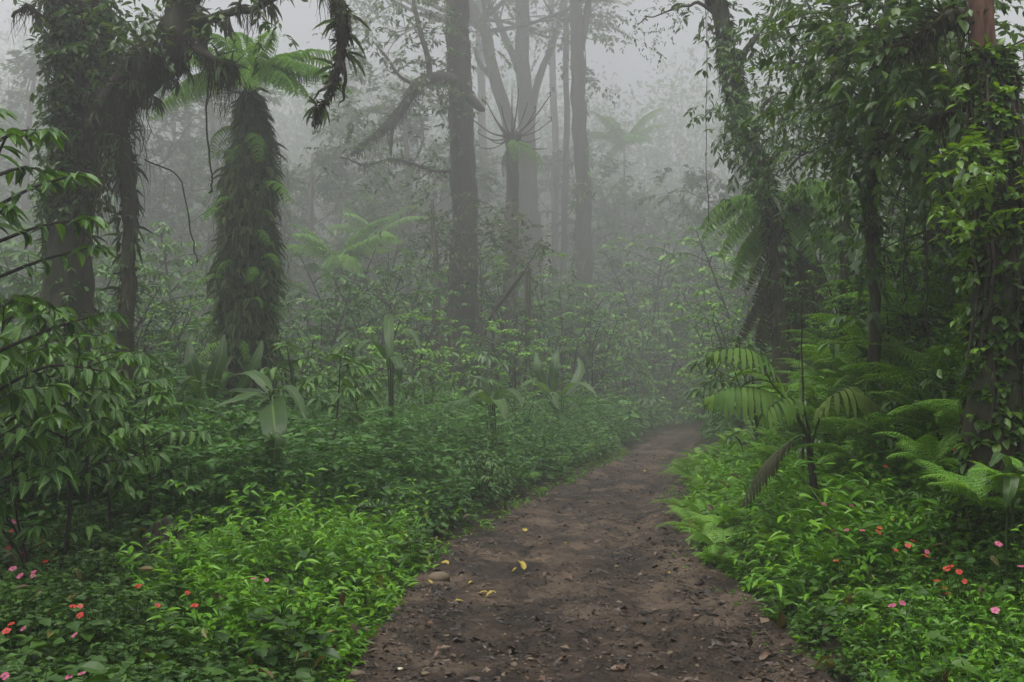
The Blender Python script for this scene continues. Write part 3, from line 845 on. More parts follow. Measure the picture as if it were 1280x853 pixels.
def overhead_crown(lf, st, g, c, T, r, az_list, L, leafL, n, el=(.1, .5), tpl=LEAF_S):
    ends = []
    for az in az_list:
        i = int(g.uniform(.55, 1) * (len(c) - 1))
        branch_set(st, g, c[i], np.array([math.cos(az), math.sin(az), g.uniform(*el)]), L * g.uniform(.7, 1.1), r[i] * .5, 2, 3, ends, .2, 6)
    C = np.array([e[0] for e in ends]); A = np.array([e[1] for e in ends])
    sprays(lf, g, C, A + g.normal(0, .5, A.shape), n, L * .28, leafL, leafL * .45, tpl, .4)


# ---- TREE A: the big mossy tree at the left
g = np.random.default_rng(201)
x0 = P(86, 480, 11.5); fA = foot(x0[0], x0[1])
tA = thing('mossy_tree', 'massive dark moss-draped tree at the left with a thick arching bough', 'tree', fA)
m = MB()
A1 = limb(m, [(100, -620), (96, -300), (96, -80), (100, 0), (106, 60), (104, 130), (95, 200), (89, 280), (86, 360), (84, 500), (82, 690)], 11.5, [12, 24, 31, 33, 33, 29, 25, 23, 24, 28, 40], 110, 30, .6, 3)
part(tA, 'trunk', m, M['barkmoss'])
m = MB(); A2 = limb(m, [(112, 100, 11.4), (148, 165, 11.2), (160, 240, 11.2), (161, 320, 11.2), (157, 420, 11.2), (150, 660, 11.3)], 11.2, [16, 13, 10, 9, 10, 14], 36, 10, .35, 4, .05); part(tA, 'aerial_root', m, M['bark'])
m = MB(); A3 = limb(m, [(112, 170, 11.4), (150, 125, 11.2), (185, 92, 11.1), (215, 62, 11), (229, 10, 11), (230, -90, 11), (240, -240, 11)], 11, [18, 23, 26, 25, 22, 21, 16], 40, 14, .3, 5, .04)
A4 = limb(m, [(222, 48, 11), (250, 66, 10.9), (280, 82, 10.8), (300, 86, 10.8)], 11, [9, 6, 4, 2], 18, 8, .4, 6, .05); part(tA, 'bough', m, M['barkmoss'])
m = MB(); A5 = limb(m, [(232, 32, 11), (262, 24, 10.8), (300, 14, 10.6), (325, 8, 10.5), (360, -14, 10.3), (400, -60, 10)], 11, [8, 6, 5, 5, 6, 8], 24, 8, .4, 7, .05)
A6 = limb(m, [(330, 6, 10.5), (322, -40, 10.5), (330, -90, 10.5)], 10.5, [4, 4, 3], 8, 6, .3, 71)
part(tA, 'branch', m, M['bark'])
m = MB(); A7 = limb(m, [(360, -120, 9.6), (400, -40, 9.4), (425, 5, 9.3), (428, 45, 9.3), (421, 88, 9.3), (411, 118, 9.3), (394, 154, 9.3)], 9.3, [8, 7, 7.5, 6, 5, 3, .5], 44, 14, .7, 8, .05); A7b = limb(m, [(424, 70, 9.3), (432, 92, 9.3), (430, 118, 9.35), (424, 134, 9.35)], 9.3, [3.5, 2.5, 2, .5], 14, 7, .5, 81, .03); A7c = limb(m, [(415, 105, 9.3), (402, 112, 9.2), (392, 128, 9.2)], 9.3, [3, 2, .5], 10, 7, .5, 82, .03); part(tA, 'drooping_branch', m, M['barkmoss'])
m = MB(); A8 = limb(m, [(80, 20, 11.4), (60, 25, 11.2), (35, 8, 11), (15, 20, 11)], 11, [7, 5, 3, 2], 14, 6, .3, 9, .08)
A9 = limb(m, [(100, 30, 11.4), (52, -14, 11.2), (10, -30, 11)], 11, [9, 7, 4], 12, 6, .3, 10, .08); part(tA, 'branch', m, M['bark'])
m = MB()
moss_on(m, [A1, A3, A4, A5, A7, A2, A8], g, [900, 1300, 260, 200, 420, 260, 60], [.55, .65, .5, .40, .34, .7, .3], .011)
shaggy(m, [A1, A3, A4, A5, A7, A8, A9, A2], g, [2600, 1700, 400, 300, 800, 160, 200, 600], .085, .022)
c, r, T, _, _ = A3
p, v, rr = on_tube(c, r, T, g, 330, 0.0, .45, bias=(0, 0, -1)); p, v, n_ = clump(p, v, .47, 3, 12); strands(m, p, 1.8, .012, g, 6, .34, (.1, 1))
part(tA, 'hanging_moss', m, M['moss'], False)
m = MB()
tufts(m, [A1, A3, A2, A7, A4, A5], g, [60, 70, 30, 10, 10, 20], .24, .12, LEAF_L, (0, 1), 6, .9); tufts(m, [A1, A3, A2], g, [120, 90, 50], .085, .5, LEAF, (.3, 1), 6, .6)
part(tA, 'epiphytes', m, M['strap'])
m = MB(); gg = np.random.default_rng(2011)
for k in range(9):
    f0 = gg.uniform(.25, .6); f1 = min(1, f0 + gg.uniform(.25, .5)); n0, n1 = int(f0 * 109), int(f1 * 109); ii = np.linspace(n0, n1, 9).astype(int); az = gg.uniform(0, 2 * PI) + np.cumsum(gg.normal(0, .35, 9))
    q = A1[0][ii] + (np.cos(az)[:, None] * A1[3][ii] + np.sin(az)[:, None] * A1[4][ii]) * (A1[1][ii] * 1.1)[:, None]
    tube(m, q, [.028, .035, .02], 30, 6, .4, k, .03)
part(tA, 'climbing_stems', m, M['bark'])
m = MB(); p, v, rr = on_tube(*A1[:3], gg, 1700, .3, 1, bias=(0, -.4, 0)); p, v, n_ = clump(p, v, .45, 1.8, 31)
sprays(m, gg, p, v + gg.normal(0, .6, p.shape) + [0, 0, -.5], 6, .25, .10, .045, LEAF, .6, (0, .8)); part(tA, 'climbing_leaves', m, M['tree'])
m = MB(); ms = MB()
overhead_crown(m, ms, g, A1[0][:8], A1[2], A1[1][:8], [1.5, 2.2, 2.9, 3.6, 4.2], 3.4, .16, 20)
for (q, L_) in [((70, 60, 11.2), .5), ((60, 12, 11.2), .5), ((150, 20, 11), .5), ((180, 40, 10.9), .5), ((260, 40, 10.8), .4), ((190, 10, 10.8), .5), ((130, 60, 10.8), .4), ((300, 0, 10.4), .5), ((352, 4, 10), .3)]:
    C = P(*q) + g.normal(0, .16, (7, 3)); sprays(m, g, C, g.normal(0, 1, (7, 3)) + [0, 0, -.2], 9, L_, .13, .05, LEAF, .5)
part(tA, 'limbs', ms, M['bark']); part(tA, 'crown', m, M['tree'])

# ---- TREE FERN B with its skirt of hanging straps
g = np.random.default_rng(202)
x0 = P(302, 560, 14); fB = foot(x0[0], x0[1])
tB = thing('tree_fern', 'tree fern wearing a thick shaggy skirt of hanging strap leaves', 'tree fern', fB)
m = MB(); B1 = limb(m, [(313, 92), (312, 150), (313, 230), (311, 320), (306, 430), (302, 640)], 14, [7, 10, 15, 20, 22, 24], 40, 12, .25, 12); part(tB, 'trunk', m, M['bark'])
m = MB(); c, r, T, _, _ = B1
N = 9500; f = g.beta(1.1, 1.05, N); pz = .10 + .80 * f; i = (pz * 39).astype(int); az = g.uniform(0, 2 * PI, N); h = np.stack([np.cos(az), np.sin(az), 0 * az], -1)
prof = np.interp(pz, [0, .10, .2, .32, .5, .65, .9, 1], [.04, .07, .15, .28, .37, .41, .38, .32])
lump = .35 + 1.3 * fbm(np.cos(az) * 1.6 + pz * 9, np.sin(az) * 1.6 + pz * 7, 3, 81)
p = c[i] + h * (prof * lump * g.uniform(.35, 1, N) ** .5)[:, None]
strands(m, p, np.clip(g.gamma(2.2, .2, N), .08, 1.3), .011, g, 5, .6, (0, .9))
k = g.uniform(0, 1, N) < .42
ll = g.uniform(.06, .30, k.sum()); leaves(m, p[k], h[k] * g.uniform(.4, 1.1, (k.sum(), 1)) + [0, 0, -.55] + g.normal(0, .35, (k.sum(), 3)), h[k] + [0, 0, .8], ll, ll * .26, LEAF_L, g.uniform(.45, 1, k.sum()))
part(tB, 'strap_skirt', m, M['strap'], False)
tfr = [simple_frond(300 + k, 1.35, 30, .30, e, b, s) for k, (e, b, s) in enumerate([(1.15, 1.0, .25), (.7, 1.0, .4), (.35, 1.3, .7), (.05, 1.1, 1.0), (.85, 1.5, .4)])]
hang = [simple_frond(350 + k, .62, 16, .10, e, b, s, thick=.004, bw=.03) for k, (e, b, s) in enumerate([(.2, 1.5, .5), (-.4, 1.0, .6), (.6, 2.0, .4)])]
k = g.choice(np.arange(N)[pz > .14], 90, replace=False)
for q, h_ in zip(p[k], h[k]):
    link('hanging_frond', hang[int(g.integers(3))], M['fern'] if g.uniform() < .45 else M['strap'], tB, Vector(q - h_ * .08) - Vector(fB), (g.uniform(-.4, .4), g.uniform(-.1, .3), math.atan2(h_[1], h_[0]) + g.uniform(-.7, .7)), g.uniform(.6, 1.25) * (1.5 if g.uniform() < .3 else 1))
crB = Vector(P(312, 93, 14)) - Vector(fB)
for az, v, s in [(1.9, 0, 1.0), (.15, 1, .95), (-.3, 2, 1.05), (-.9, 3, 1.05), (2.9, 2, .9), (3.4, 1, .85), (3.9, 3, .9), (4.7, 2, .9), (5.2, 1, .8), (1.0, 1, .9), (2.4, 4, .9), (.6, 4, 1.0), (4.3, 4, .8), (-.5, 3, .9), (-.1, 2, 1.1), (3.1, 3, 1.1), (2.7, 2, 1.0), (-.7, 2, 1.0), (4.0, 2, 1.0), (5.0, 3, 1.0)]:
    link('frond', tfr[v], M['fern'], tB, crB, (g.uniform(-.2, .2), 0, az), s * 1.22)

# ---- TREE C: the central mossy tree
g = np.random.default_rng(203)
x0 = P(578, 520, 19); fC = foot(x0[0], x0[1])
tC = thing('mossy_tree', 'tall central mossy tree with a drooping left limb and vines at its foot', 'tree', fC)
m = MB(); C1 = limb(m, [(566, -620), (570, -300), (572, -60), (572, 30), (575, 110), (578, 190), (581, 280), (580, 370), (578, 440), (578, 520), (578, 620)], 19, [7, 12, 14, 15, 15.5, 16, 16, 16, 18, 25, 36], 64, 16, .22, 13); part(tC, 'trunk', m, M['bark'])
m = MB(); C2 = limb(m, [(574, 104), (548, 99), (522, 107), (504, 136), (480, 162), (456, 178), (440, 194)], 18.8, [8.5, 8.5, 8, 6.5, 5.5, 4, 1.5], 34, 10, .4, 14, .05); part(tC, 'drooping_limb', m, M['barkmoss'])
m = MB(); C3 = limb(m, [(536, 100), (536, 78), (527, 45), (518, 8), (512, -40)], 18.8, [5, 4, 3.5, 3, 2], 16, 6, .3, 15, .05)
C4 = limb(m, [(522, 108), (500, 96), (484, 72), (470, 58)], 18.8, [3, 2.5, 2, 1], 10, 5, .3, 16, .05)
C5 = limb(m, [(566, 215), (540, 213), (515, 205), (490, 200), (455, 206), (425, 196)], 18.8, [2.6, 2.2, 2.2, 1.8, 1.4, .8], 18, 6, .4, 17, .06)
C6 = limb(m, [(586, 120), (600, 135), (606, 138)], 18.8, [6, 5, 2], 6, 6, .3, 18)
C7 = limb(m, [(500, 140), (492, 160), (489, 195)], 18.8, [3, 2.5, 1], 8, 5, .3, 19, .05)
part(tC, 'branch', m, M['bark'])
m = MB()
for k, (pp, rr) in enumerate([([(540, 560, 18.2), (543, 430, 18.2), (546, 350, 18.3), (543, 300, 18.4), (540, 250, 18.5)], [7, 6, 4, 3, 2]), ([(590, 470, 18.2), (612, 400, 18), (636, 366, 17.8), (656, 338, 17.6), (672, 312, 17.6)], [2, 2.4, 3, 1.4, .6])]):
    limb(m, pp, 18, rr, 20, 8, .4, 30 + k, .03)
part(tC, 'leaning_stem', m, M['barkmoss'])
m = MB()
for k, (pp, rr) in enumerate([([(657, 335, 17.6), (658, 400, 17.6), (655, 480, 17.7)], [2, 2.5, 2]), ([(662, 335, 17.6), (662, 380, 17.6), (660, 440, 17.6)], [1.5, 2, 1]), ([(618, 390, 17.9), (616, 440, 18), (613, 500, 18)], [2, 2, 2.5]), ([(560, 380, 18.6), (553, 440, 18.4), (548, 530, 18.2)], [3, 4, 5]), ([(596, 380, 18.6), (600, 440, 18.5), (606, 530, 18.3)], [3, 4, 5]), ([(566, 300, 18.6), (562, 400, 18.5), (566, 520, 18.4)], [3, 3, 4])]):
    limb(m, pp, 18, rr, 16, 6, .4, 40 + k, .05)
part(tC, 'vine_stem', m, M['bark'])
m = MB(); moss_on(m, [C1, C2, C5, C3, C7], g, [500, 300, 120, 40, 30], [.6, .8, .5, .3, .5], .02, tint=(.2, 1)); shaggy(m, [C1, C2, C5, C4], g, [3200, 900, 300, 100], .09, .04, (.1, 1)); part(tC, 'hanging_moss', m, M['moss'], False)
m = MB(); tufts(m, [C1, C2, C5], g, [60, 22, 10], .3, .16, LEAF_L, (0, 1), 6, .7, .2, 1)
for q in [(545, 300), (520, 110), (560, 90), (552, 55), (560, 130), (604, 300), (560, 340), (622, 330), (600, 270), (668, 318), (660, 300), (648, 330), (540, 262), (536, 290), (552, 310), (520, 300), (640, 300), (615, 290), (630, 270)]:
    C = P(*q, 18.5) + g.normal(0, .42, (12, 3)); sprays(m, g, C, g.normal(0, 1, (12, 3)) + [0, -.3, .1], 10, .7, .24, .09, LEAF, .4, (.3, 1))
part(tC, 'epiphytes', m, M['strap'])
m = MB(); ms = MB(); overhead_crown(m, ms, g, C1[0][:12], C1[2], C1[1][:12], [0, 1.2, 2.5, 3.6, 4.9], 7, .42, 16)
for q in [(512, 20), (470, 50), (500, 60), (540, 10), (450, 70), (470, 210), (430, 120), (480, 20), (525, 45), (440, 170), (500, 185), (540, 205)]:
    C = P(*q, 18.7) + g.normal(0, .6, (14, 3)); sprays(m, g, C, g.normal(0, 1, (14, 3)) + [0, 0, .1], 9, .8, .27, .11, LEAF_S, .4)
part(tC, 'limbs', ms, M['bark']); part(tC, 'crown', m, M['tree'])

# ---- TREE FERN D: bare uncurling stalks
g = np.random.default_rng(204)
x0 = P(638, 480, 21); fD = foot(x0[0], x0[1])
tD = thing('tree_fern', 'slender tree fern topped by bare reddish stalks with curled tips', 'tree fern', fD)
m = MB(); limb(m, [(640, 168), (641, 190), (640, 260), (638, 360), (636, 600)], 21, [13, 8, 8.5, 10, 12], 24, 10, .3, 20); part(tD, 'trunk', m, M['bark'])
for k, e in enumerate([(686, 122), (687, 152), (608, 128), (594, 152), (600, 168), (648, 118), (628, 140), (668, 140), (612, 175), (676, 172), (620, 150), (660, 128), (600, 185), (684, 186), (640, 112), (614, 140), (674, 150)]):
    b = P(640, 172, 21); dz = g.uniform(-.3, .3); q = P(*e, 21 + dz); mid = (b * .45 + q * .55) + np.array([0, 0, -.2]) ; m = MB()
    d = nrm(q - b); up = np.array([0, 0, 1.0]); cur = [q + (d * math.sin(a) + up * (1 - math.cos(a))) * .10 for a in (1.2, 2.6, 4.0)]
    tube(m, [b, mid, q] + (cur if k < 8 else []), [.05, .032, .022, .026, .026, .012], 20, 6, .1, k)
    part(tD, 'curled_stalk', m, M['stalk'])
for k in range(9):
    link('withered_frond', hang[k % 3], M['dead'], tD, Vector(P(640, 178, 21)) - Vector(fD), (g.uniform(-.3, .3), .5, k * 2.4), g.uniform(2.2, 3.6))


# ---- TREES E, F and slimmer trunks in the fog
def plain_tree(name, label, px, rp, d, seed, branches=(), mat='bark', crown=None, group=None, n=40, nl=9):
    gg = np.random.default_rng(seed); b = P(px[-1][0], px[-1][1], d); f = foot(b[0], b[1])
    t = thing(name, label, 'tree', f, 0, group)
    mm = MB(); L0 = limb(mm, px, d, rp, n, 10, .28, seed, .30); part(t, 'trunk', mm, M[mat])
    ends = []
    for k, (bp, br) in enumerate(branches):
        mm = MB(); cc = limb(mm, bp, d, br, 16, 7, .2, seed + k + 1, .12); part(t, 'branch', mm, M[mat]); ends += [(cc[0][-1], cc[2][-1]), (cc[0][-4], cc[2][-4])]
    if crown:
        lm, lf = MB(), MB(); overhead_crown(lf, lm, gg, L0[0][:12], L0[2], L0[1][:12], crown['az'], crown['L'] * 1.5, crown['leaf'] * 1.4, crown['n'])
        if ends: sprays(lf, gg, np.repeat([e[0] for e in ends], 5, 0), np.repeat([e[1] for e in ends], 5, 0) + gg.normal(0, .8, (len(ends) * 5, 3)), 10, 1.6, .42, .18, LEAF_S, .4)
        part(t, 'limbs', lm, M[mat]); part(t, 'crown', lf, M['tree'])
    return t, L0

CR = dict(az=[.2, .9, 1.5, 2.2, 2.8, 3.4, 4.0, 4.7, 5.3], L=6.5, leaf=.36, n=18)
plain_tree('forked_tree', 'grey forked tree in the fog directly behind the bare-stalked tree fern', [(648, -500), (650, -200), (652, 0), (656, 130), (664, 230), (668, 330), (671, 480), (671, 560)], [5, 8, 9, 10, 10, 11, 13, 15], 30, 501,
           [([(661, 200), (668, 120), (688, 62), (700, 25), (706, -30)], [6, 5, 4, 3, 2]), ([(657, 110), (640, 66), (618, 18), (602, -10)], [6, 5, 4, 3])], 'bark', CR)
plain_tree('leaning_tree', 'grey tree trunk bending left in the fog between central tree and forked tree', [(560, -200), (588, 6), (606, 38), (618, 92), (636, 160), (650, 250), (658, 340), (660, 500), (660, 560)], [5, 6, 7, 7.5, 8, 9, 9, 10, 12], 28.5, 511,
           [([(622, 105), (600, 80), (592, 60)], [4, 3, 2])], 'bark', CR)
tF, F1 = plain_tree('ivy_tree', 'tall straight dark trunk right of the bare-stalked tree fern, forked near the top', [(708, -500), (714, -200), (719, 0), (722, 60), (726, 150), (730, 260), (732, 360), (733, 480), (733, 560)], [5, 7, 8, 9, 9.5, 10, 11, 13, 16], 26, 521,
           [([(724, 62), (733, 20), (741, -20), (752, -80)], [6, 5, 4, 3])], 'bark', CR)
m = MB(); gF = np.random.default_rng(522); moss_on(m, [F1], gF, [300], [.7], .03); tufts(m, [F1], gF, [70], .7, .2, LEAF, (0, 1), 7, .6, .55, 1)
C = P(742, 450, 25.3) + gF.normal(0, 1, (90, 3)) * [1.0, .8, 1.7]; sprays(m, gF, C, gF.normal(0, 1, (90, 3)) + [0, 0, -.6], 10, 1.1, .36, .15, LEAF_S, .7, (0, .5)); part(tF, 'climbing_vine', m, M['shrub'])
for k, (xa, xb, d, r, lab) in enumerate([(707, 703, 31, 4.5, 'thin pale trunk standing just left of the tall straight dark trunk'), (600, 610, 36, 6, 'faint trunk in the fog close right of the central mossy tree'),
                                      (690, 694, 37, 5, 'faint trunk in the fog between the forked tree and the straight dark trunk'), 
                                      (430, 440, 38, 6, 'faint trunk in the fog midway between the shaggy tree fern and the central tree'),
                                      (232, 236, 30, 5, 'faint trunk in the fog between the massive mossy tree and the shaggy tree fern')]):
    plain_tree('foggy_tree', lab, [(xa - 8, -420), (xa - 3, -120), (xa, 60), ((xa + xb) / 2 + 2, 220), (xb, 380), (xb, 500), (xb, 545)], [r * .5, r * .75, r * .85, r * .9, r, r * 1.2, r * 1.5], d, 540 + k, (), 'bark', dict(az=list(np.arange(4) * 1.6 + k), L=6.5, leaf=.42, n=18))

# ---- RIGHT: leaning vine-clad trunk G
g = np.random.default_rng(205)
x0 = P(978, 520, 13.8); fG = foot(x0[0], x0[1])
tG = thing('leaning_tree', 'leaning vine-wrapped tree on the right bank, bare against the fog at the top', 'tree', fG)
m = MB(); G1 = limb(m, [(790, -420), (850, -160), (885, -40), (900, 15), (912, 80), (926, 140), (945, 200), (963, 252), (972, 310), (977, 420), (978, 600)], 13.8, [7, 9, 10, 10, 10, 10, 11, 11, 11, 11, 13], 60, 12, .2, 21); part(tG, 'trunk', m, M['bark'])
m = MB()
for k, (pp, rr) in enumerate([([(938, 175), (958, 130), (975, 118), (1000, 130)], [4, 3, 2, 1.5]), ([(915, 90), (935, 60), (960, 30), (990, -20)], [5, 4, 3, 2]), ([(900, 20), (872, 4), (838, 14), (800, 30)], [2.5, 2, 1.2, .6]), ([(950, 215), (985, 185), (1010, 190)], [4, 3, 2])]): limb(m, pp, 13.8, rr, 14, 6, .3, 60 + k, .1)
part(tG, 'branch', m, M['bark'])
m = MB(); moss_on(m, [G1], g, [420], [.55], .012, tint=(0, .6)); shaggy(m, [G1], g, [3000], .14, .03)
p, v, rr = on_tube(*G1[:3], g, 60, .2, .55); strands(m, p, 1.3, .008, g, 5, .06, (0, .5)); part(tG, 'hanging_moss', m, M['moss'], False)
m = MB(); tufts(m, [G1], g, [150], .15, .42, LEAF_D, (0, .8), 7, .9, .32, .85)
for q in [(915, 140), (930, 150), (905, 150), (945, 165), (925, 195), (950, 205), (960, 150), (975, 130), (960, 30), (940, 50), (985, 20), (1000, 80), (880, 10), (905, 125), (940, 235)]:
    C = P(*q, 13.6) + g.normal(0, .22, (8, 3)); sprays(m, g, C, g.normal(0, 1, (8, 3)) + [0, 0, -.3], 10, .42, .15, .055, LEAF, .7, (0, .6))
for q in [(800, 30), (815, 24), (832, 16), (850, 10), (868, 6), (822, 34)]:
    C = P(*q, 13.7) + g.normal(0, .16, (6, 3)); sprays(m, g, C, g.normal(0, 1, (6, 3)) + [-.5, 0, -.2], 14, .35, .075, .022, LEAF_S, .5, (0, .6))
part(tG, 'climbing_vine', m, M['tree'])
m = MB(); ms = MB(); overhead_crown(m, ms, g, G1[0][:12], G1[2], G1[1][:12], [.5, 2.2, 3.4, 5.2], 3.6, .22, 14); part(tG, 'limbs', ms, M['bark']); part(tG, 'crown', m, M['tree'])

# tree fern H under it, fronds hanging towards the path
g = np.random.default_rng(206)
x0 = P(995, 470, 14.3); fH = foot(x0[0], x0[1])
tH = thing('tree_fern', 'tree fern on the right bank behind the leaning tree, long fronds drooping over the path', 'tree fern', fH)
m = MB(); H1 = limb(m, [(990, 258), (992, 320), (995, 400), (998, 560)], 14.3, [12, 13, 15, 17], 24, 10, .3, 22); part(tH, 'trunk', m, M['bark'])
hfr = [simple_frond(330 + k, 1.6, 34, .30, e, b, s) for k, (e, b, s) in enumerate([(.75, 1.9, .5), (.45, 1.7, .7), (.15, 1.3, .9), (-.35, .9, 1.0), (-.8, .5, 1.0)])]
crH = Vector(P(985, 258, 14.3)) - Vector(fH)
for k in range(54):
    az = k * 2.4 + g.uniform(-.2, .2); v = [0, 1, 1, 2, 3, 3, 4, 4, 4][k % 9]
    link('frond', hfr[v], M['fern'] if v < 4 else M['dead'], tH, crH + Vector((0, 0, -(.05 + float(g.uniform(0, 1.2)) * (v > 3)) * (v > 2))), (g.uniform(-.2, .2), 0, az), g.uniform(.8, 1.2))

# ---- TREE J: dark ivy-covered trunk at the right edge
g = np.random.default_rng(207)
x0 = P(1246, 560, 6.6); fJ = foot(x0[0], x0[1])
tJ = thing('ivy_tree', 'dark trunk at the right edge overgrown with bright ivy, reddish bark at its top', 'tree', fJ)
m = MB(); J1 = limb(m, [(1236, 60), (1242, 130), (1250, 250), (1250, 400), (1246, 620)], 6.6, [17, 24, 32, 34, 40], 44, 16, .35, 23); part(tJ, 'trunk', m, M['barkmoss'])
m = MB(); J2 = limb(m, [(1200, -420), (1218, -160), (1224, -20), (1228, 40), (1236, 110)], 6.6, [9, 13, 14, 15, 17], 26, 12, .25, 24)
J3 = limb(m, [(1252, -160), (1238, -20), (1237, 40), (1240, 100)], 6.55, [4, 5, 5, 6], 16, 8, .3, 25); part(tJ, 'upper_trunk', m, M['barkred'], label='reddish bare upper trunk above the ivy')
m = MB(); ms = MB(); ends = []
J4 = limb(ms, [(1230, 30, 6.6), (1195, 15, 6.7), (1160, 40, 6.9), (1125, 55, 7.1), (1095, 70, 7.4)], 6.8, [7, 6, 5, 4, 2], 20, 8, .3, 26, .04)
J5 = limb(ms, [(1238, 140, 6.6), (1200, 130, 6.8), (1160, 150, 7.2), (1130, 185, 7.5)], 6.8, [6, 5, 4, 2], 16, 8, .3, 27, .05)
J6 = limb(ms, [(1222, -60, 6.6), (1170, -100, 7), (1110, -90, 7.4), (1060, -40, 7.8)], 7, [8, 7, 5, 2], 16, 8, .3, 28, .05)
part(tJ, 'branch', ms, M['barkmoss'])
m = MB(); moss_on(m, [J1, J4, J5], g, [160, 120, 80], [.5, .35, .4], .01, tint=(0, .6)); p, v, rr = on_tube(*J1[:3], g, 50, 0, .6); strands(m, p, 1.5, .012, g, 5, .08, (0, .5)); shaggy(m, [J4, J5, J1], g, [500, 300, 3200], .10, .02); part(tJ, 'hanging_moss', m, M['moss'], False)
m = MB()
tufts(m, [J1], g, [520], .085, .55, LEAF, (0, .8), 6, .8); tufts(m, [J2], g, [14], .07, .5, LEAF, (.2, .9), 5, .7, .8, 1)
for q, n_, s_ in [((1205, 205, 6.3), 9, .08), ((1225, 195, 6.2), 9, .08), ((1240, 215, 6.2), 8, .08), ((1200, 240, 6.3), 7, .08), ((1255, 240, 6.2), 7, .1), ((1230, 255, 6.2), 6, .1), ((1190, 270, 6.3), 5, .1), ((1215, 290, 6.2), 5, .1), ((1260, 300, 6.2), 5, .1), ((1235, 350, 6.2), 4, .12), ((1225, 420, 6.2), 4, .12), ((1250, 450, 6.2), 4, .15), ((1270, 60, 6.4), 5, .10), ((1245, 120, 6.3), 5, .12), ((1180, 160, 6.6), 5, .12)]:
    C = P(*q) + g.normal(0, s_, (n_, 3)); sprays(m, g, C, g.normal(0, 1, (n_, 3)) + [0, -.5, -.1], 9, .2, .075, .036, LEAF, .4, (.55, 1) if q[1] < 300 else (.2, .8))
tufts(m, [J1], g, [420], .075, .55, LEAF, (0, .55), 6, .9, .35, 1)
part(tJ, 'ivy', m, M['vine'])
m = MB()
for k in range(14):
    n1 = int(g.uniform(30, 43)); n0 = int(g.uniform(0, 14)); ii = np.linspace(n0, n1, 8).astype(int); az = g.uniform(2.0, 5.6) + np.cumsum(g.normal(0, .2, 8))
    h_ = np.stack([np.cos(az), np.sin(az), 0 * az], -1); q = J1[0][ii] + h_ * (J1[1][ii] * g.uniform(1.05, 1.3))[:, None]
    tube(m, q, [.008, .013, .010], 26, 6, .4, k, .03)
part(tJ, 'climbing_stems', m, M['bark'])
m = MB(); ms = MB(); overhead_crown(m, ms, g, J2[0][:6], J2[2], J2[1][:6], [.2, .9, 1.5], 2.6, .12, 18); 
for J, nn_ in ((J4, 36), (J5, 32), (J6, 40)):
    p, v, rr = on_tube(*J[:3], g, nn_, .45, 1); sprays(m, g, p + g.normal(0, .12, p.shape), v + g.normal(0, .5, p.shape) + [0, 0, -.3], 8, .38, .13, .06, LEAF, .55, (0, .9))
part(tJ, 'limbs', ms, M['bark']); part(tJ, 'crown', m, M['tree'])

# ---- the small leafy trees that fill the upper right
def leaf_tree(label, trunk, rp, d, clouds, leafL, leafW, seed, tint=(0, .9), n=9, ax=.4, mat='tree', tpl=LEAF):
    gg = np.random.default_rng(seed); b = P(trunk[-1][0], trunk[-1][1], d); f = foot(b[0], b[1]); t = thing('broadleaf_tree', label, 'tree', f)
    mm = MB(); T0 = limb(mm, trunk, d, rp, 30, 8, .25, seed, .05); part(t, 'trunk', mm, M['bark'])
    mb_, ml = MB(), MB()
    for (cx, cy, dd, sx, sy, N) in clouds:
        q = P(cx, cy, dd); j = int(np.argmin(np.linalg.norm(T0[0] - q, axis=1) + np.abs(T0[0][:, 2] - q[2] + .5) * .3)); s0 = T0[0][j]
        tube(mb_, [s0, (s0 + q) / 2 + gg.normal(0, .12, 3) + [0, 0, .1], q], [T0[1][j] * .5, T0[1][j] * .35, .006], 12, 6, .3, seed)
        C = q + gg.normal(0, 1, (N, 3)) * [px2m(sx, dd), px2m(sx, dd) * .8, px2m(sy, dd)]
        for e in C[:: max(1, N // 7)]: tube(mb_, [q, (q + e) / 2 + gg.normal(0, .05, 3), e], [.012, .008, .003], 6, 5, .2, seed)
        out = nrm(C - q) + gg.normal(0, .5, C.shape) + [0, 0, -.15]
        sprays(ml, gg, C, out, n, ax, leafL, leafW, tpl, .6, tint)
    mv, mo = MB(), MB(); tufts(mv, [T0], gg, [90], .14, .4, LEAF_D, (0, .8), 6, .9); part(t, 'climbing_vine', mv, M['tree'])
    part(t, 'limbs', mb_, M['bark']); part(t, 'crown', ml, M[mat])
    return t
leaf_tree('broadleaf tree with pale glossy leaves arching over the right bank before the red-topped trunk', [(1120, -120), (1105, 40), (1095, 160), (1088, 240), (1090, 330), (1095, 480)], [3, 4, 5, 5.5, 6, 8], 9,
          [(1075, 50, 8.2, 40, 25, 34), (1110, 30, 8, 40, 22, 34), (1130, 90, 8.2, 38, 30, 34), (1075, 120, 8.6, 34, 28, 30), (1110, 170, 8.6, 30, 28, 26), (1150, 50, 7.8, 34, 30, 26), (1160, 120, 8, 30, 30, 26), (1065, 180, 8.8, 30, 22, 18), (1180, 20, 7.6, 30, 26, 20), (1040, 60, 8.6, 30, 25, 20)], .105, .050, 610, (.1, 1), 13)
leaf_tree('small-leaved dark tree between the leaning trunk and the broadleaf tree on the right bank', [(1060, -160), (1050, 0), (1046, 130), (1052, 220), (1056, 300), (1060, 460)], [4, 6, 6, 6, 6, 8], 11.5,
          [(1000, 20, 11.5, 40, 25, 40), (1030, 60, 11.5, 40, 30, 40), (990, 80, 11.8, 34, 30, 34), (1010, 130, 11.6, 40, 26, 40), (980, 150, 12, 26, 24, 26), (1040, 170, 11.2, 36, 26, 30), (1000, 195, 11.6, 36, 20, 26), (960, 40, 12, 26, 30, 24), (1060, 10, 11, 36, 24, 30), (1050, 110, 11, 36, 30, 30)], .092, .034, 620, (0, .7), 16, .42)
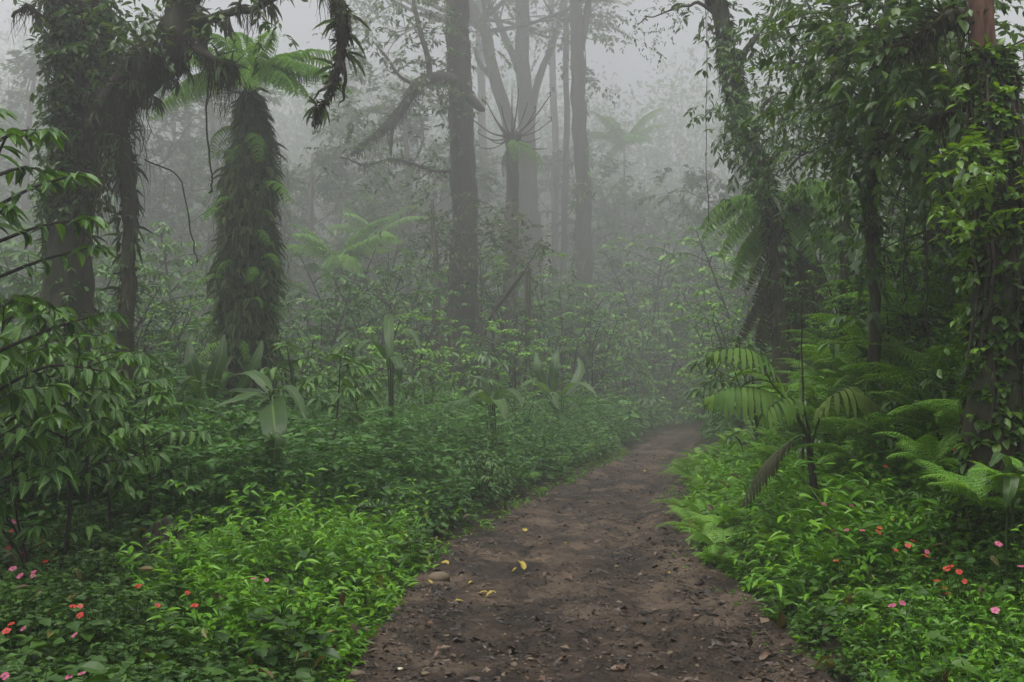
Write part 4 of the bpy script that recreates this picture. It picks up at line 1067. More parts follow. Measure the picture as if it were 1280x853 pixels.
leaf_tree('dense dark tree filling the upper right corner behind the ivy-covered trunk', [(1200, -160), (1195, 40), (1190, 200), (1190, 330), (1195, 470)], [8, 10, 10, 11, 13], 9.6,
          [(1180, 60, 9.4, 40, 40, 40), (1220, 120, 9.2, 40, 40, 40), (1170, 160, 9.4, 36, 34, 40), (1150, 220, 9.6, 36, 30, 34), (1200, 230, 9.2, 36, 36, 40), (1260, 60, 9, 36, 40, 34), (1265, 180, 9, 30, 44, 34), (1275, 320, 9, 30, 40, 34), (1170, 285, 9.4, 40, 24, 34), (1120, 245, 9.8, 34, 22, 24)], .09, .038, 630, (0, .6), 15, .4)
leaf_tree('hazy round-crowned tree further back on the right bank', [(1075, 60), (1080, 180), (1085, 280), (1086, 380), (1088, 480)], [4, 5, 6, 7, 8], 15,
          [(1080, 210, 15, 46, 26, 40), (1120, 260, 15, 40, 26, 40), (1050, 260, 15, 40, 26, 40), (1090, 150, 15.4, 40, 30, 34), (1140, 200, 15, 40, 30, 30)], .15, .06, 640, (0, .6), 12, .7)

# ---- the young palm on the right
g = np.random.default_rng(208)
x0 = P(1019, 632, 9.2); fK = foot(x0[0], x0[1])
tK = thing('young_palm', 'young palm by the right path edge, long leaflets hanging and one frond broken down', 'palm', fK)
m = MB(); limb(m, [(1022, 700), (1018, 622), (1013, 570), (1009, 535)], 9.2, [5.5, 5, 4, 3.5], 20, 8, .2, 31); part(tK, 'stem', m, M['twig'])
for cur, L_, W_, npn, hang, mat, lab, one in [
    ([(1010, 545, 9.2), (990, 508, 9.1), (968, 484, 9.0), (947, 448, 8.9), (925, 436, 8.8), (888, 440, 8.7)], .42, .042, 16, .75, 'palm', None, .2),
    ([(1010, 545, 9.2), (990, 515, 9.0), (960, 490, 8.8), (920, 484, 8.6), (884, 496, 8.5)], .40, .048, 16, 1.25, 'palm', None, .3),
    ([(1012, 548, 9.2), (1004, 512, 9.0), (985, 497, 8.8), (963, 508, 8.6), (950, 525, 8.55)], .30, .04, 12, 1.0, 'palm', None, .1),
    ([(1014, 560, 9.2), (1024, 525, 9.0), (1040, 497, 8.8), (1068, 484, 8.7), (1098, 508, 8.6)], .36, .046, 14, 1.1, 'palmy', 'yellowish frond arching to the right', .2),
    ([(1010, 548, 9.2), (1000, 545, 9.3), (975, 562, 9.3), (952, 588, 9.2), (930, 628, 9.1)], .24, .035, 16, 1.1, 'dead', 'broken brownish frond hanging down to the grass', .6),
    ([(1010, 545, 9.2), (1004, 510, 9.4), (1000, 490, 9.7), (1010, 482, 10)], .3, .04, 10, .8, 'palm', None, 0)]:
    mr, ml = MB(), MB(); palm_frond(mr, ml, [P(*q) for q in cur], L_, W_, npn, hang, g, .34, one); 
    fr = part(tK, 'frond', ml, M[mat], label=lab); shift(mr, fK); link('rachis', mr.mesh('rachis'), M['stem'], fr)
x0 = P(1004, 560, 9.8); fs = foot(x0[0], x0[1]); t = MB(); limb(t, [(1003, 365), (1003, 440), (1004, 500), (1005, 640)], 9.8, [.6, 1.0, 1.4, 1.8], 14, 6, .1, 3, .04); 
o = link('bare_pole_stem', shift(t, fs).mesh('stem'), M['twig'], None, fs); tag(o, 'thin bare upright stem rising straight behind the young palm', 'stem')

# ---- broad-leaved herbs: banana-like and aroid clumps
def broad_plant(name, label, cat, base, lv, mat='big', stem_r=.02, seed=0, group=None, k_=1.0):
    """lv: list of (petiole end, tip list, width, up)"""
    f = foot(base[0], base[1]); t = thing(name, label, cat, f, 0, group); gg = np.random.default_rng(seed)
    for k, (cv, w, up, sh) in enumerate(lv):
        mm = MB(); cv = [np.asarray(q, float) for q in cv]
        broad_leaf(mm, cv, w * k_, up, seed=k + seed, fold=gg.uniform(.1, .35), tint=gg.uniform(.2, .9), shape=sh)
        lf = part(t, 'leaf', mm, M[mat], True, True)
        ms = MB(); b = np.array(f) + gg.normal(0, .03, 3) * [1, 1, 0]; q = cv[0]
        tube(ms, [b, b * .5 + q * .5 + np.array([0, 0, .12 * np.linalg.norm(q - b)]), q, cv[1] * .5 + q * .5], [stem_r, stem_r * .8, stem_r * .5, stem_r * .3], 14, 6, .05, k)
        shift(ms, f); link('petiole', ms.mesh('petiole'), M['stem'], lf)
    return t
Yc = (0, -1, .25)
broad_plant('banana_plant', 'banana-like plant with upright broad leaves at the foot of the shaggy tree fern', 'plant', P(275, 540, 12.5), [
    ([P(262, 500, 12.2), P(268, 470, 12.1), P(276, 445, 12.1), P(280, 418, 12.2)], .24, Yc, .5), ([P(245, 500, 12.1), P(243, 470, 12), P(238, 448, 12), P(236, 425, 12.2)], .22, Yc, .5),
    ([P(290, 500, 12.2), P(310, 470, 12), P(322, 446, 12), P(328, 425, 12.1)], .17, Yc, .5), ([P(268, 495, 12), P(290, 490, 11.7), P(320, 492, 11.5), P(345, 505, 11.5)], .24, (0, -.3, 1), .5), ([P(255, 500, 12), P(240, 480, 11.8), P(232, 470, 11.6), P(226, 480, 11.4)], .26, (0, -.5, 1), .5)], seed=3, k_=.85)
broad_plant('banana_plant', 'plant with one very large green leaf hanging straight down over the herbs', 'plant', P(338, 580, 9.9), [
    ([P(340, 498, 9.6), P(342, 520, 9.3), P(344, 550, 9.2), P(342, 582, 9.2)], .30, (.1, -1, .15), .55), ([P(338, 494, 9.6), P(318, 492, 9.4), P(296, 500, 9.2), P(270, 508, 9.1)], .17, (0, -.3, 1), .5),
    ([P(340, 494, 9.6), P(358, 484, 9.5), P(372, 500, 9.3), P(384, 528, 9.2)], .13, (.4, -.6, .8), .5), ([P(338, 492, 9.7), P(326, 474, 9.8), P(310, 466, 9.9), P(290, 470, 10)], .17, (0, -.4, 1), .5)], seed=4, k_=.85)
broad_plant('banana_plant', 'plant with a dark long leaf folded down beside the mid-left saplings', 'plant', P(492, 520, 13.6), [
    ([P(486, 392, 13.4), P(486, 410, 13.2), P(487, 440, 13.1), P(484, 462, 13.1)], .20, (.1, -1, .1), .55), ([P(492, 420, 13.4), P(506, 412, 13.3), P(518, 420, 13.2), P(526, 438, 13.1)], .14, (.3, -.6, .8), .5), ([P(484, 450, 13.4), P(470, 430, 13.2), P(456, 428, 13.1), P(444, 444, 13)], .2, (-.2, -.5, 1), .5), ([P(488, 460, 13.2), P(492, 446, 13), P(498, 456, 12.8), P(500, 478, 12.8)], .2, (0, -.8, .6), .5)], seed=5, k_=.75)
broad_plant('aroid_plant', 'clump of paddle leaves right of the central tree foot', 'plant', P(700, 535, 16.8), [
    ([P(694, 490, 16.5), P(692, 470, 16.4), P(694, 452, 16.4), P(698, 436, 16.5)], .22, Yc, .5), ([P(684, 492, 16.5), P(676, 470, 16.4), P(672, 455, 16.4), P(670, 440, 16.5)], .2, Yc, .5), ([P(690, 494, 16.4), P(676, 480, 16.1), P(664, 476, 16), P(650, 484, 15.9)], .2, (0, -.4, 1), .5),
    ([P(702, 494, 16.4), P(716, 480, 16.2), P(730, 480, 16), P(746, 494, 15.9)], .2, (0, -.4, 1), .5), ([P(706, 496, 16.4), P(722, 472, 16.5), P(726, 458, 16.6), P(722, 446, 16.7)], .2, Yc, .5), ([P(696, 500, 16.2), P(690, 492, 15.9), P(692, 498, 15.6), P(698, 512, 15.5)], .22, (0, -.6, .8), .5)], seed=6, k_=1.1)
broad_plant('aroid_plant', 'pale broad-leaved plant leaning over the herbs before the central tree', 'plant', P(618, 545, 14.6), [
    ([P(610, 505, 14.4), P(604, 496, 14.2), P(596, 490, 14.1), P(584, 500, 14)], .20, (0, -.5, 1), .5), ([P(618, 500, 14.4), P(630, 488, 14.3), P(642, 490, 14.2), P(654, 506, 14.1)], .2, (.1, -.5, 1), .5), ([P(612, 498, 14.5), P(608, 484, 14.5), P(602, 474, 14.5), P(588, 470, 14.5)], .18, (0, -.4, 1), .5), ([P(616, 505, 14.2), P(622, 500, 13.9), P(628, 508, 13.7), P(632, 525, 13.6)], .2, (0, -.7, .7), .5), ([P(604, 508, 14.3), P(590, 500, 14.1), P(572, 502, 14), P(556, 514, 14)], .18, (0, -.4, 1), .5)], seed=7, k_=.9)
broad_plant('aroid_plant', 'broad-leaved plant with pale smooth leaves at the right edge of the grass', 'plant', P(1262, 640, 6.0), [
    ([P(1262, 600, 5.9), P(1264, 592, 5.8), P(1262, 612, 5.7), P(1256, 636, 5.7)], .085, (-.2, -1, .2), .5), ([P(1264, 592, 5.9), P(1256, 570, 5.8), P(1248, 570, 5.75), P(1238, 584, 5.7)], .07, (-.3, -.6, .8), .5), ([P(1268, 594, 5.9), P(1276, 585, 5.8), P(1288, 588, 5.8), P(1296, 606, 5.8)], .085, (.3, -.6, .8), .5)], stem_r=.008, seed=8)
broad_plant('banana_plant', 'dark broad leaves high on the right bank below the hazy round-crowned tree', 'plant', P(1075, 380, 11), [
    ([P(1070, 320, 10.8), P(1062, 300, 10.7), P(1054, 296, 10.6), P(1040, 305, 10.5)], .18, (0, -.5, 1), .5), ([P(1076, 320, 10.8), P(1090, 300, 10.6), P(1104, 300, 10.5), P(1118, 316, 10.4)], .2, (0, -.5, 1), .5), ([P(1072, 322, 10.7), P(1072, 312, 10.4), P(1070, 320, 10.2), P(1066, 340, 10.1)], .2, (0, -.7, .7), .5), ([P(1078, 318, 10.9), P(1084, 295, 11), P(1090, 280, 11), P(1104, 276, 11)], .18, (0, -.5, 1), .5)], seed=9)

# ---- saplings and shrubs
SAP = {}
def sap_proto(key, **kw):
    SAP[key] = sapling_meshes(**kw)
sap_proto('near1', seed=11, H=1.9, nbr=14, leafL=.155, leafW=.064, tip=8, along=9, spread=.34, droop=.75, r0=.018, low=.48)
sap_proto('near2', seed=12, H=1.6, nbr=13, leafL=.165, leafW=.07, tip=8, along=9, spread=.42, droop=.9, r0=.017, low=.42)
sap_proto('near3', seed=13, H=1.2, nbr=15, leafL=.13, leafW=.055, tip=6, along=5, spread=.5, droop=.7, r0=.014, low=.15, nstem=3)
sap_proto('whorl1', seed=14, H=1.9, nbr=6, leafL=.20, leafW=.075, tip=10, along=2, spread=.22, droop=.5, r0=.02, low=.55)
sap_proto('whorl2', seed=15, H=1.7, nbr=5, leafL=.19, leafW=.08, tip=10, along=2, spread=.20, droop=.5, r0=.018, low=.6)
sap_proto('bush1', seed=16, H=1.3, nbr=16, leafL=.15, leafW=.055, tip=7, along=7, spread=.55, droop=.6, r0=.015, low=.1, nstem=4)
sap_proto('bush2', seed=17, H=1.5, nbr=18, leafL=.19, leafW=.06, tip=7, along=6, spread=.5, droop=.5, r0=.016, low=.12, nstem=4)
sap_proto('thick1', seed=21, H=2.2, nbr=34, leafL=.20, leafW=.085, tip=9, along=14, spread=.42, droop=.45, r0=.02, low=.08, nstem=5, tpl=LEAF)
sap_proto('thick2', seed=22, H=2.6, nbr=36, leafL=.24, leafW=.09, tip=9, along=14, spread=.38, droop=.6, r0=.024, low=.12, nstem=4, tpl=LEAF)
sap_proto('thick3', seed=23, H=2.3, nbr=56, leafL=.115, leafW=.05, tip=10, along=24, spread=.40, droop=.45, r0=.02, low=.06, nstem=5, tpl=LEAF_S)
sap_proto('thick4', seed=24, H=2.6, nbr=50, leafL=.14, leafW=.05, tip=10, along=24, spread=.36, droop=.6, r0=.022, low=.1, nstem=4, tpl=LEAF_S)
sap_proto('tall', seed=18, H=3.4, nbr=26, leafL=.165, leafW=.065, tip=9, along=14, spread=.25, droop=.5, r0=.035, low=.3)
M['shrubv'] = leaf_mat('shrub_leaf_veined', [(0.033, 0.092, 0.018), (0.060, 0.155, 0.022), (0.107, 0.232, 0.032)], rough=.34, trans=.24, veins=9, patch=.3)
def shrub(key, label, px, py, d, rz, s=1.0, group=None, name='sapling', cat='sapling', z=None, mat='shrubv'):
    b = P(px, py, d); f = foot(b[0], b[1]); t = thing(name, label, cat, f if z is None else (f[0], f[1], z), rz, group); t.scale = (s * deep(d) / d,) * 3
    link('stem', SAP[key][0], M['twig'], t); link('foliage', SAP[key][1], M[mat], t)
    return t
NEAR = [('near1', 'sapling with drooping leaves on a slim dark stem in the near left', 74, 660, 7.2, .4, .95), ('near2', 'sapling with big drooping leaves leaning in at the left edge', 6, 600, 6.2, 1.9, 1.0),
        ('near1', 'sapling with glossy leaves hanging in front of the massive mossy tree', 120, 560, 8.6, 2.8, 1.05), ('near2', 'leafy sapling right of the slim dark stem, reaching over the herbs', 185, 560, 8.8, .2, .92),
        ('near3', 'multi-stemmed shrub with hanging leaves low between the two left saplings', 40, 640, 6.6, 3.3, .9), 
        ('near2', 'tall dark sapling against the left frame edge below the foggy leaves', -20, 480, 7.4, 4.4, 1.25), ('near1', 'sapling whose top leaves stand before the aerial root of the mossy tree', 60, 500, 9.6, 5.2, 1.15),
        ('near3', 'shrub with long hanging leaves beside the plant with the one hanging leaf', 290, 560, 10.2, 2.2, .95), ('near1', 'leafy sapling in the shade just left of the banana-like plant', 170, 520, 10.6, 3.9, .95)]
NEAR += [('thick1', 'dense leafy thicket behind the left saplings at the frame edge', 20, 560, 9.6, 1.0, .8), ('tall', 'tall sapling with dark leaves standing at the top left frame edge', -14, 420, 6.6, 2.6, .98), ('near2', 'small sapling with hanging leaves between the thicket and the herbs', 140, 590, 8.0, 1.1, .75)]
for key, lab, px, py, d, rz, s in NEAR: shrub(key, lab, px, py, d, rz, s)
for key, lab, px, py, d, rz, s in [('whorl1', 'slim sapling with whorled leaves, the taller of two beside the shaggy tree fern', 408, 548, 11.8, 1.0, 1.0), ('whorl2', 'slim sapling with whorled leaves, the shorter and right one of the mid-left pair', 440, 535, 12.3, 3.0, .98),
                                  ('whorl1', 'sapling with a flat leafy top behind the mid-left pair', 455, 500, 14.5, 4.0, 1.1), ('whorl2', 'sapling with pale top leaves at the right foot of the shaggy tree fern', 372, 520, 13.2, 5.0, 1.1)]:
    shrub(key, lab, px, py, d, rz, s)
for key, lab, px, py, d, rz, s in [('bush1', 'leafy bush between the mid-left saplings and the central tree', 530, 515, 15, .3, 1.1), ('bush2', 'bush with narrow leaves at the left foot of the central tree', 560, 500, 17, 1.2, 1.2), ('bush1', 'bush hugging the right foot of the central tree', 610, 500, 18.2, 2.2, 1.2),
                                  ('bush2', 'dark bush under the straight dark trunk', 752, 510, 22, 2.9, 1.7), ('bush1', 'hazy bush left of the straight dark trunk', 690, 505, 22, 4.2, 1.7), ('bush2', 'bush in the herbs before the paddle-leaf clump', 655, 535, 15.5, 5.2, .8),
                                  ('bush1', 'low bush at the herbs front edge above the bright grass patch', 455, 640, 9.8, .7, .5), ('bush2', 'low bush overhanging the path edge in the herbs', 600, 600, 12.4, .7, .5),
                                  ('bush1', 'bush against the foot of the shaggy tree fern', 330, 500, 13.4, 2.7, .9), ('bush2', 'bush behind the banana-like plant', 215, 500, 13.5, 3.3, 1.1),
                                  ('bush1', 'bush on the right bank behind the young palm', 1040, 520, 10.6, 1.3, .75), ('bush2', 'bush on the right bank under the drooping tree fern', 950, 470, 14.2, 4.3, 1.1), ('bush1', 'dark bush high on the right bank left of the ivy-covered trunk', 1180, 420, 8.2, 2.3, .7),
                                  ('bush2', 'bush on the right bank above the ferns', 1120, 380, 9.6, 5.1, .8), ('near3', 'dark glossy bush low beside the ivy-covered trunk', 1200, 580, 6.9, 1.0, .5), ('near3', 'shrub with drooping leaves on the crest of the right bank', 1150, 360, 9.0, 1.8, .8),
                                  ('bush1', 'small-leaved bush hanging over the far right path edge', 905, 520, 18, 3.1, .9), ('bush2', 'hazy bush at the far bend right of the path', 900, 500, 24, 2.2, 1.4), ('bush1', 'hazy bush at the far bend left of the path', 800, 505, 30, 2.7, 1.6)]:
    shrub(key, lab, px, py, d, rz, s, None, 'bush', 'bush', mat='shrub' if d > 9 else 'shrubv')
MID = [(372, 15, .8, 0), (398, 16.5, 1.0, 1), (432, 15.2, .7, 0), (462, 17, 1.1, 1), (500, 16, .95, 0), (528, 18, 1.15, 1), (556, 16.4, .75, 0), (588, 17, .7, 1), (628, 17.2, .95, 0), (652, 19, 1.2, 1), (676, 17.4, .8, 0), (704, 19.5, 1.1, 1), (734, 20, 1.1, 0), (760, 22, 1.2, 1), (782, 23, 1.0, 0), (806, 25, 1.0, 1), (240, 14.6, .8, 1), (190, 15, 1.0, 0), (130, 14.5, 1.0, 1), (480, 20, 1.5, 0), (420, 19, 1.3, 1), (600, 20.5, 1.5, 0), (690, 23, 1.5, 1), (545, 21.5, 1.6, 1), (345, 17, 1.0, 1), (880, 23, 1.0, 0), (902, 19, .9, 1), (926, 17, .9, 0), (810, 33, 1.6, 0)]
BEND = [(772, 24, 1.4, 0), (745, 26, 1.5, 1), (800, 26, 1.7, 1), (822, 27, 2.2, 0), (892, 25, 1.7, 1), (912, 25, 2.0, 0), (875, 36, 2.8, 1), (930, 20, 1.7, 0), (845, 41, 3.6, 1), (720, 30, 1.6, 0), (690, 33, 1.7, 1), (862, 45, 4.0, 0), (800, 33, 3.0, 1)]  # foliage added at the bend to make the foggy hollow darker
gM = np.random.default_rng(76)
for px, d, s, v in MID:
    where = 'before the shaggy tree fern' if px < 360 else 'between the shaggy tree fern and the central tree' if px < 575 else 'between the central tree and the path bend' if px < 845 else 'at the right side of the path bend'
    shrub(['thick3', 'thick4'][v], 'small-leaved thicket ' + where, px, 505, d, float(gM.uniform(0, 6)), s, 'small-leaved thickets ' + where, 'thicket', 'bush', mat='shrub' if v else 'fern')
for px, d, s, v in BEND:
    where = 'left of the path bend' if px < 850 else 'right of the path bend'
    shrub(['thick3', 'thick4'][v], 'tall leafy tree in the fog added to darken the hollow ' + where, px, 505, d, float(gM.uniform(0, 6)), s, 'added dark trees ' + where, 'darkening_tree', 'tree', mat='tree')
# hazy understorey trees behind, left and centre
gU = np.random.default_rng(77)
US = [(40, 17, 1.5), (150, 19, 1.3), (215, 18, 1.1), (0, 22, 1.9), (110, 24, 1.9), (200, 26, 1.8), (250, 22, 1.3), (400, 21, 1.0), (440, 25, 1.4), (380, 28, 1.7), (500, 24, 1.2), (470, 31, 2.0), (530, 28, 1.6), (620, 30, 1.4), (770, 32, 1.5), (800, 36, 1.6), (700, 34, 1.5), (-60, 19, 1.6), (320, 25, 1.5), (340, 33, 2.2), (580, 36, 2.0), (20, 15, 1.1), (90, 15.5, 1.1), (180, 15, .9), (235, 16, .9), (390, 18, .9), (470, 18.5, .9), (420, 15.5, .7), (520, 21, 1.0), (560, 24, 1.1), (640, 24, 1.0), (690, 26, 1.1), (730, 29, 1.3), (790, 26, .9), (300, 19, 1.0), (270, 29, 1.7), (450, 35, 2.0), (660, 40, 2.0), (750, 44, 2.3), (40, 38, 2.6), (1100, 15, .9), (1180, 14, .9), (1250, 13, .9), (1030, 15.5, .8), (960, 17, .7), (60, 30, 2.4), (180, 34, 2.6), (950, 22, 1.2), (1010, 20, 1.2), (1080, 19, 1.2), (970, 30, 1.8)]
for k, (px, d, s) in enumerate(US):
    side = 'left of the shaggy tree fern' if px < 300 else 'between the shaggy tree fern and the central tree' if px < 570 else 'between the central tree and the path' if px < 860 else 'behind the leaning tree'
    shrub(['thick1', 'thick2', 'tall'][k % 3], 'pale understorey tree in the fog ' + side, px, 500, d, float(gU.uniform(0, 6)), s, 'understorey trees in the fog ' + side, 'understorey_tree', 'tree', mat='shrub')

# ---- far forest
FT = [forest_tree_meshes(900 + k, 15 + 1.5 * k, .24, .22, 13, .42, 20, spread=.26) for k in range(3)]
gW = np.random.default_rng(78); k = 0
while k < 40:
    d = gW.uniform(85, 150); xx = gW.uniform(-.62, .62) * d + gW.normal(0, 2)
    pxx = 640 + xx / d * F_PX
    if abs(xx - float(path_cx(d))) < 4 or (540 < pxx < 880 and d < 125): continue
    f = foot(xx, d); sd = 'left of the path' if xx < float(path_cx(d)) else 'right of the path'
    t = thing('forest_tree', 'tall tree dissolving in the fog far back ' + sd, 'tree', f, float(gW.uniform(0, 6)), 'far trees in the fog ' + sd); t.scale = (float(gW.uniform(1.0, 1.6)),) * 3
    link('trunk', FT[k % 3][0], M['barkpale'], t); link('crown', FT[k % 3][1], M['tree'], t); k += 1

for px, d in [(20, 62), (95, 74), (165, 58), (225, 80), (262, 66), (335, 72), (385, 60), (425, 84), (470, 70), (515, 63), (545, 86), (610, 92), (690, 95), (770, 98), (940, 66), (1010, 78), (-40, 70), (1120, 70), (820, 104)]:
    q = P0(px, 495, d); f = foot(q[0], q[1]); t = thing('forest_tree', 'leafy tree half lost in the fog between the nearer trunks', 'tree', f, float(gW.uniform(0, 6)), 'half lost trees in the fog'); t.scale = (float(gW.uniform(.95, 1.5)),) * 3
    link('trunk', FT[k % 3][0], M['barkpale'], t); link('crown', FT[k % 3][1], M['tree'], t); k += 1

# the wood beyond, one mass in the fog
mb = MB(); gD = np.random.default_rng(79)
for k in range(480):
    a = gD.uniform(-1.1, 1.1) if k < 300 else gD.uniform(-.5, .5); d = gD.uniform(150, 205); cx_, cy_ = d * math.sin(a), d * math.cos(a); zc = gD.uniform(4, 46); N = 850
    u = gD.normal(0, 1, (N, 3)); u = nrm(u) * gD.uniform(.35, 1, (N, 1)) * [9, 9, min(zc * .85, 14)]
    p = u + [cx_, cy_, zc]; ll = gD.uniform(.5, 1.3, N)
    leaves(mb, p, nrm(u) + gD.normal(0, .6, u.shape) + [0, 0, -.4], np.array([0, 0, 1.0]) + gD.normal(0, .5, u.shape), ll, ll * .5, LEAF_Q, np.clip(gD.uniform(0, 1) + gD.normal(0, .15, N), 0, 1))
tag(link('distant_forest', mb.mesh('distant_forest', False), M['tree']), 'wall of distant forest swallowed by the fog behind everything', 'forest', kind='stuff')

# unseen trees added round the camera to shade the near path
HT = [forest_tree_meshes(950 + k, 16.5, .26, .6, 9, .36, 24, spread=.28) for k in range(2)]
for k, (xx, yy) in enumerate([(-13, -9), (13.5, -8), (-9, -30), (10, -31), (-20, -20), (21, -20), (-21, -2), (21, -1), (-7.5, .5), (9, 1), (-14, 5)]):
    f = foot(xx, yy); t = thing('added_shade_tree', 'unseen tall tree added outside the view, its crown shading the near path', 'tree', f, k * 1.3, 'added shade trees round the viewpoint')
    link('trunk', HT[k % 2][0], M['barkmoss'], t); link('crown', HT[k % 2][1], M['tree'], t)

# ---- ferns
g = np.random.default_rng(209)
FF = [fern_frond(400 + k, .75, 16, .21, e, b, 6, sg) for k, (e, b, sg) in enumerate([(1.1, 1.3, .2), (.85, 1.2, .25), (.6, 1.1, .3), (1.25, 1.7, .2)])]
def fern(label, x, y, s, n=7, group=None, az0=None, z=0.0, mat='fern', spread=2 * PI):
    f = foot(x, y); t = thing('fern', label, 'fern', (f[0], f[1], f[2] + z), 0, group); t.scale = (s,) * 3
    a0 = g.uniform(0, 6) if az0 is None else az0
    for k in range(n):
        link('frond', FF[int(g.integers(4))], M[mat], t, None, (g.uniform(-.25, .25), g.uniform(-.2, .2), a0 + spread * (k / n - (.5 if spread < 6 else 0)) + g.uniform(-.25, .25)), g.uniform(.75, 1.15))
    return t
# bright ferns by the palm
for px, py, d, s, lab in [(1045, 610, 8.6, .62, 'bright fern just right of the young palm stem'), (1110, 622, 8.2, .55, 'bright flat fern spreading over the grass right of the young palm'), (1075, 590, 9.0, .6, 'bright fern behind the two bright grass-level ferns')]:
    b = P(px, py, d); fern(lab, b[0], b[1], s, 8, z=.25)
for px, py, d, s, lab in [(255, 670, 8.0, .55, 'dark fern hanging over the dark stump in the left foreground'), (10, 660, 6.4, .5, 'fern tip at the left edge above the red flowers'), (510, 480, 14.6, .9, 'fern under the mid-left saplings'), (560, 520, 14, .7, 'fern in the herbs before the central tree'), (760, 500, 20, 1.2, 'arching fern beside the paddle-leaf clump'), (725, 500, 17.6, .9, 'fern with long fronds right of the paddle-leaf clump')]:
    b = P(px, py, d); fern(lab, b[0], b[1], s * deep(d) / d, 7, z=.1)
# fern carpet along the right path edge further on
N = 0
while N < 120:
    y = 9.4 + 15 * g.uniform() ** 1.4; s_ = g.uniform(.1, 2.2); x = float(path_cx(y) + path_hw(y)) + s_
    fern('green fern in the carpet along the right path edge beyond the young palm', x, y, g.uniform(.55, .85), 6, 'ferns carpeting the right path edge', z=g.uniform(0, .12)); N += 1
# bank ferns
N = 0
while N < 70:
    y = g.uniform(6.6, 13.5); s_ = g.uniform(1.5, 4.2); x = float(path_cx(y) + path_hw(y)) + s_
    fern('fern on the steep right bank above the grass', x, y, g.uniform(.85, 1.5), 7, 'ferns on the steep right bank', z=g.uniform(.1, .5), az0=PI, spread=2 * PI); N += 1
for px, py, d, s in [(1050, 430, 9.6, 1.0), (1085, 410, 9.8, 1.1), (1120, 390, 9.4, 1.15), (1155, 400, 9.0, 1.1), (1190, 410, 8.6, 1.0), (1070, 470, 9.0, .9), (1110, 465, 8.8, 1.0), (1150, 470, 8.4, 1.0), (1185, 480, 8.0, .9), (1095, 350, 10.4, 1.2), (1140, 345, 10, 1.2), (1185, 340, 9.6, 1.2), (1225, 480, 6.1, .55), (1262, 520, 5.9, .5), (1200, 540, 6.6, .6), (1165, 530, 7.4, .7), (1275, 470, 5.9, .5)]:
    q = P(px, py, d); z0 = hz(q[0], q[1]); fern('fern on the steep right bank above the grass', q[0], q[1], s, 8, 'ferns on the steep right bank', z=float(np.clip(q[2] - .45 * s - z0, 0, .55)))
for px, d, s, v in [(1060, 11.5, .62, 0), (1100, 11.2, .7, 1), (1140, 10.8, .66, 0), (1180, 10.4, .62, 1), (1215, 9.8, .6, 0), (1035, 12.4, .6, 1), (1085, 10.2, .36, 0), (1160, 9.4, .36, 1)]:
    shrub(['thick3', 'thick4'][v], 'small-leaved thicket crowning the steep right bank', px, 420, d, px * .7, s, 'small-leaved thickets on the right bank', 'thicket', 'bush', mat='fern')
# hazy ferns on the left verge
for k in range(26):
    y = g.uniform(13, 26); x = float(path_cx(y) - path_hw(y)) - g.uniform(.4, 3.2)
    fern('pale fern among the herbs along the far left path edge', x, y, g.uniform(.55, .9), 6, 'ferns along the far left path edge', z=.1)
# foggy tree-fern crowns in the distance
for px, py, d, lab in [(780, 180, 36, 'pale green tree fern crown in the fog right of the straight dark trunk'), (850, 400, 34, 'pale tree fern crown low in the fog at the bend of the path'), (790, 265, 40, 'foggy tree fern far off, halfway up behind the bend'), (470, 300, 24, 'foggy tree fern with flat fronds left of the central tree'), (420, 330, 20, 'foggy tree fern low behind the mid-left saplings')]:
    q = P(px, py, d); f = foot(q[0], q[1]); t = thing('tree_fern', lab, 'tree fern', f); mm = MB(); tube(mm, [f, (np.array(f) + q) / 2 + [.1, 0, 0], q], [.14, .1, .08], 12, 8, .2, 3); part(t, 'trunk', mm, M['bark'])
    for k in range(12): link('frond', tfr[[0, 1, 2, 1][k % 4]], M['fern'], t, Vector(q) - Vector(f), (g.uniform(-.2, .2), 0, k * 2.4), g.uniform(1.2, 1.7) * (1 if d > 30 else .75) * deep(d) / d)

# ---- lianas
for k, (pts, d, r, lab) in enumerate([([(878, -60), (884, 60), (882, 200), (886, 275)], 13.2, .5, 'hair-thin liana hanging in the fog left of the leaning tree'), ([(262, 90), (258, 150), (266, 230), (262, 240)], 11, 1.2, 'thin liana hanging from the arching bough beside the shaggy tree fern'), ([(180, 200), (225, 225), (240, 300), (248, 330)], 11, 1.0, 'slack liana between the mossy tree and the shaggy tree fern'), ([(1128, 120), (1132, 240), (1128, 380)], 9.2, 1.0, 'thin liana hanging in the dark gap of the right bank'), ([(1160, 150), (1157, 280), (1162, 430)], 8.0, 1.2, 'liana hanging left of the ivy-covered trunk')]):
    mm = MB(); limb(mm, pts, d, [r] * len(pts), 24, 5, .2, k, .03); q = P(*pts[-1], d); o = link('liana', shift(mm, q).mesh('liana'), M['twig'], None, q); tag(o, lab, 'liana')

# ---- dark stump
x0 = P(207, 680, 8.2); f = foot(x0[0], x0[1]); t = thing('stump', 'black rotten stump half buried in the low cover at left', 'stump', f); mm = MB()
tube(mm, [np.array(f) + [0, 0, -.1], np.array(f) + [.02, 0, .25], np.array(f) + [.07, .02, .34]], [.19, .13, .07], 22, 20, 1.0, 3); part(t, 'trunk', mm, M['twig'])
mm = MB()
for a in (3.4, 4.6, 5.8, .9): tube(mm, [np.array(f) + [0, 0, .14], np.array(f) + [.2 * math.cos(a), .2 * math.sin(a), .02], np.array(f) + [.42 * math.cos(a), .42 * math.sin(a), -.08]], [.07, .05, .02], 9, 7, .4, int(a * 9))
part(t, 'root', mm, M['barkmoss'])

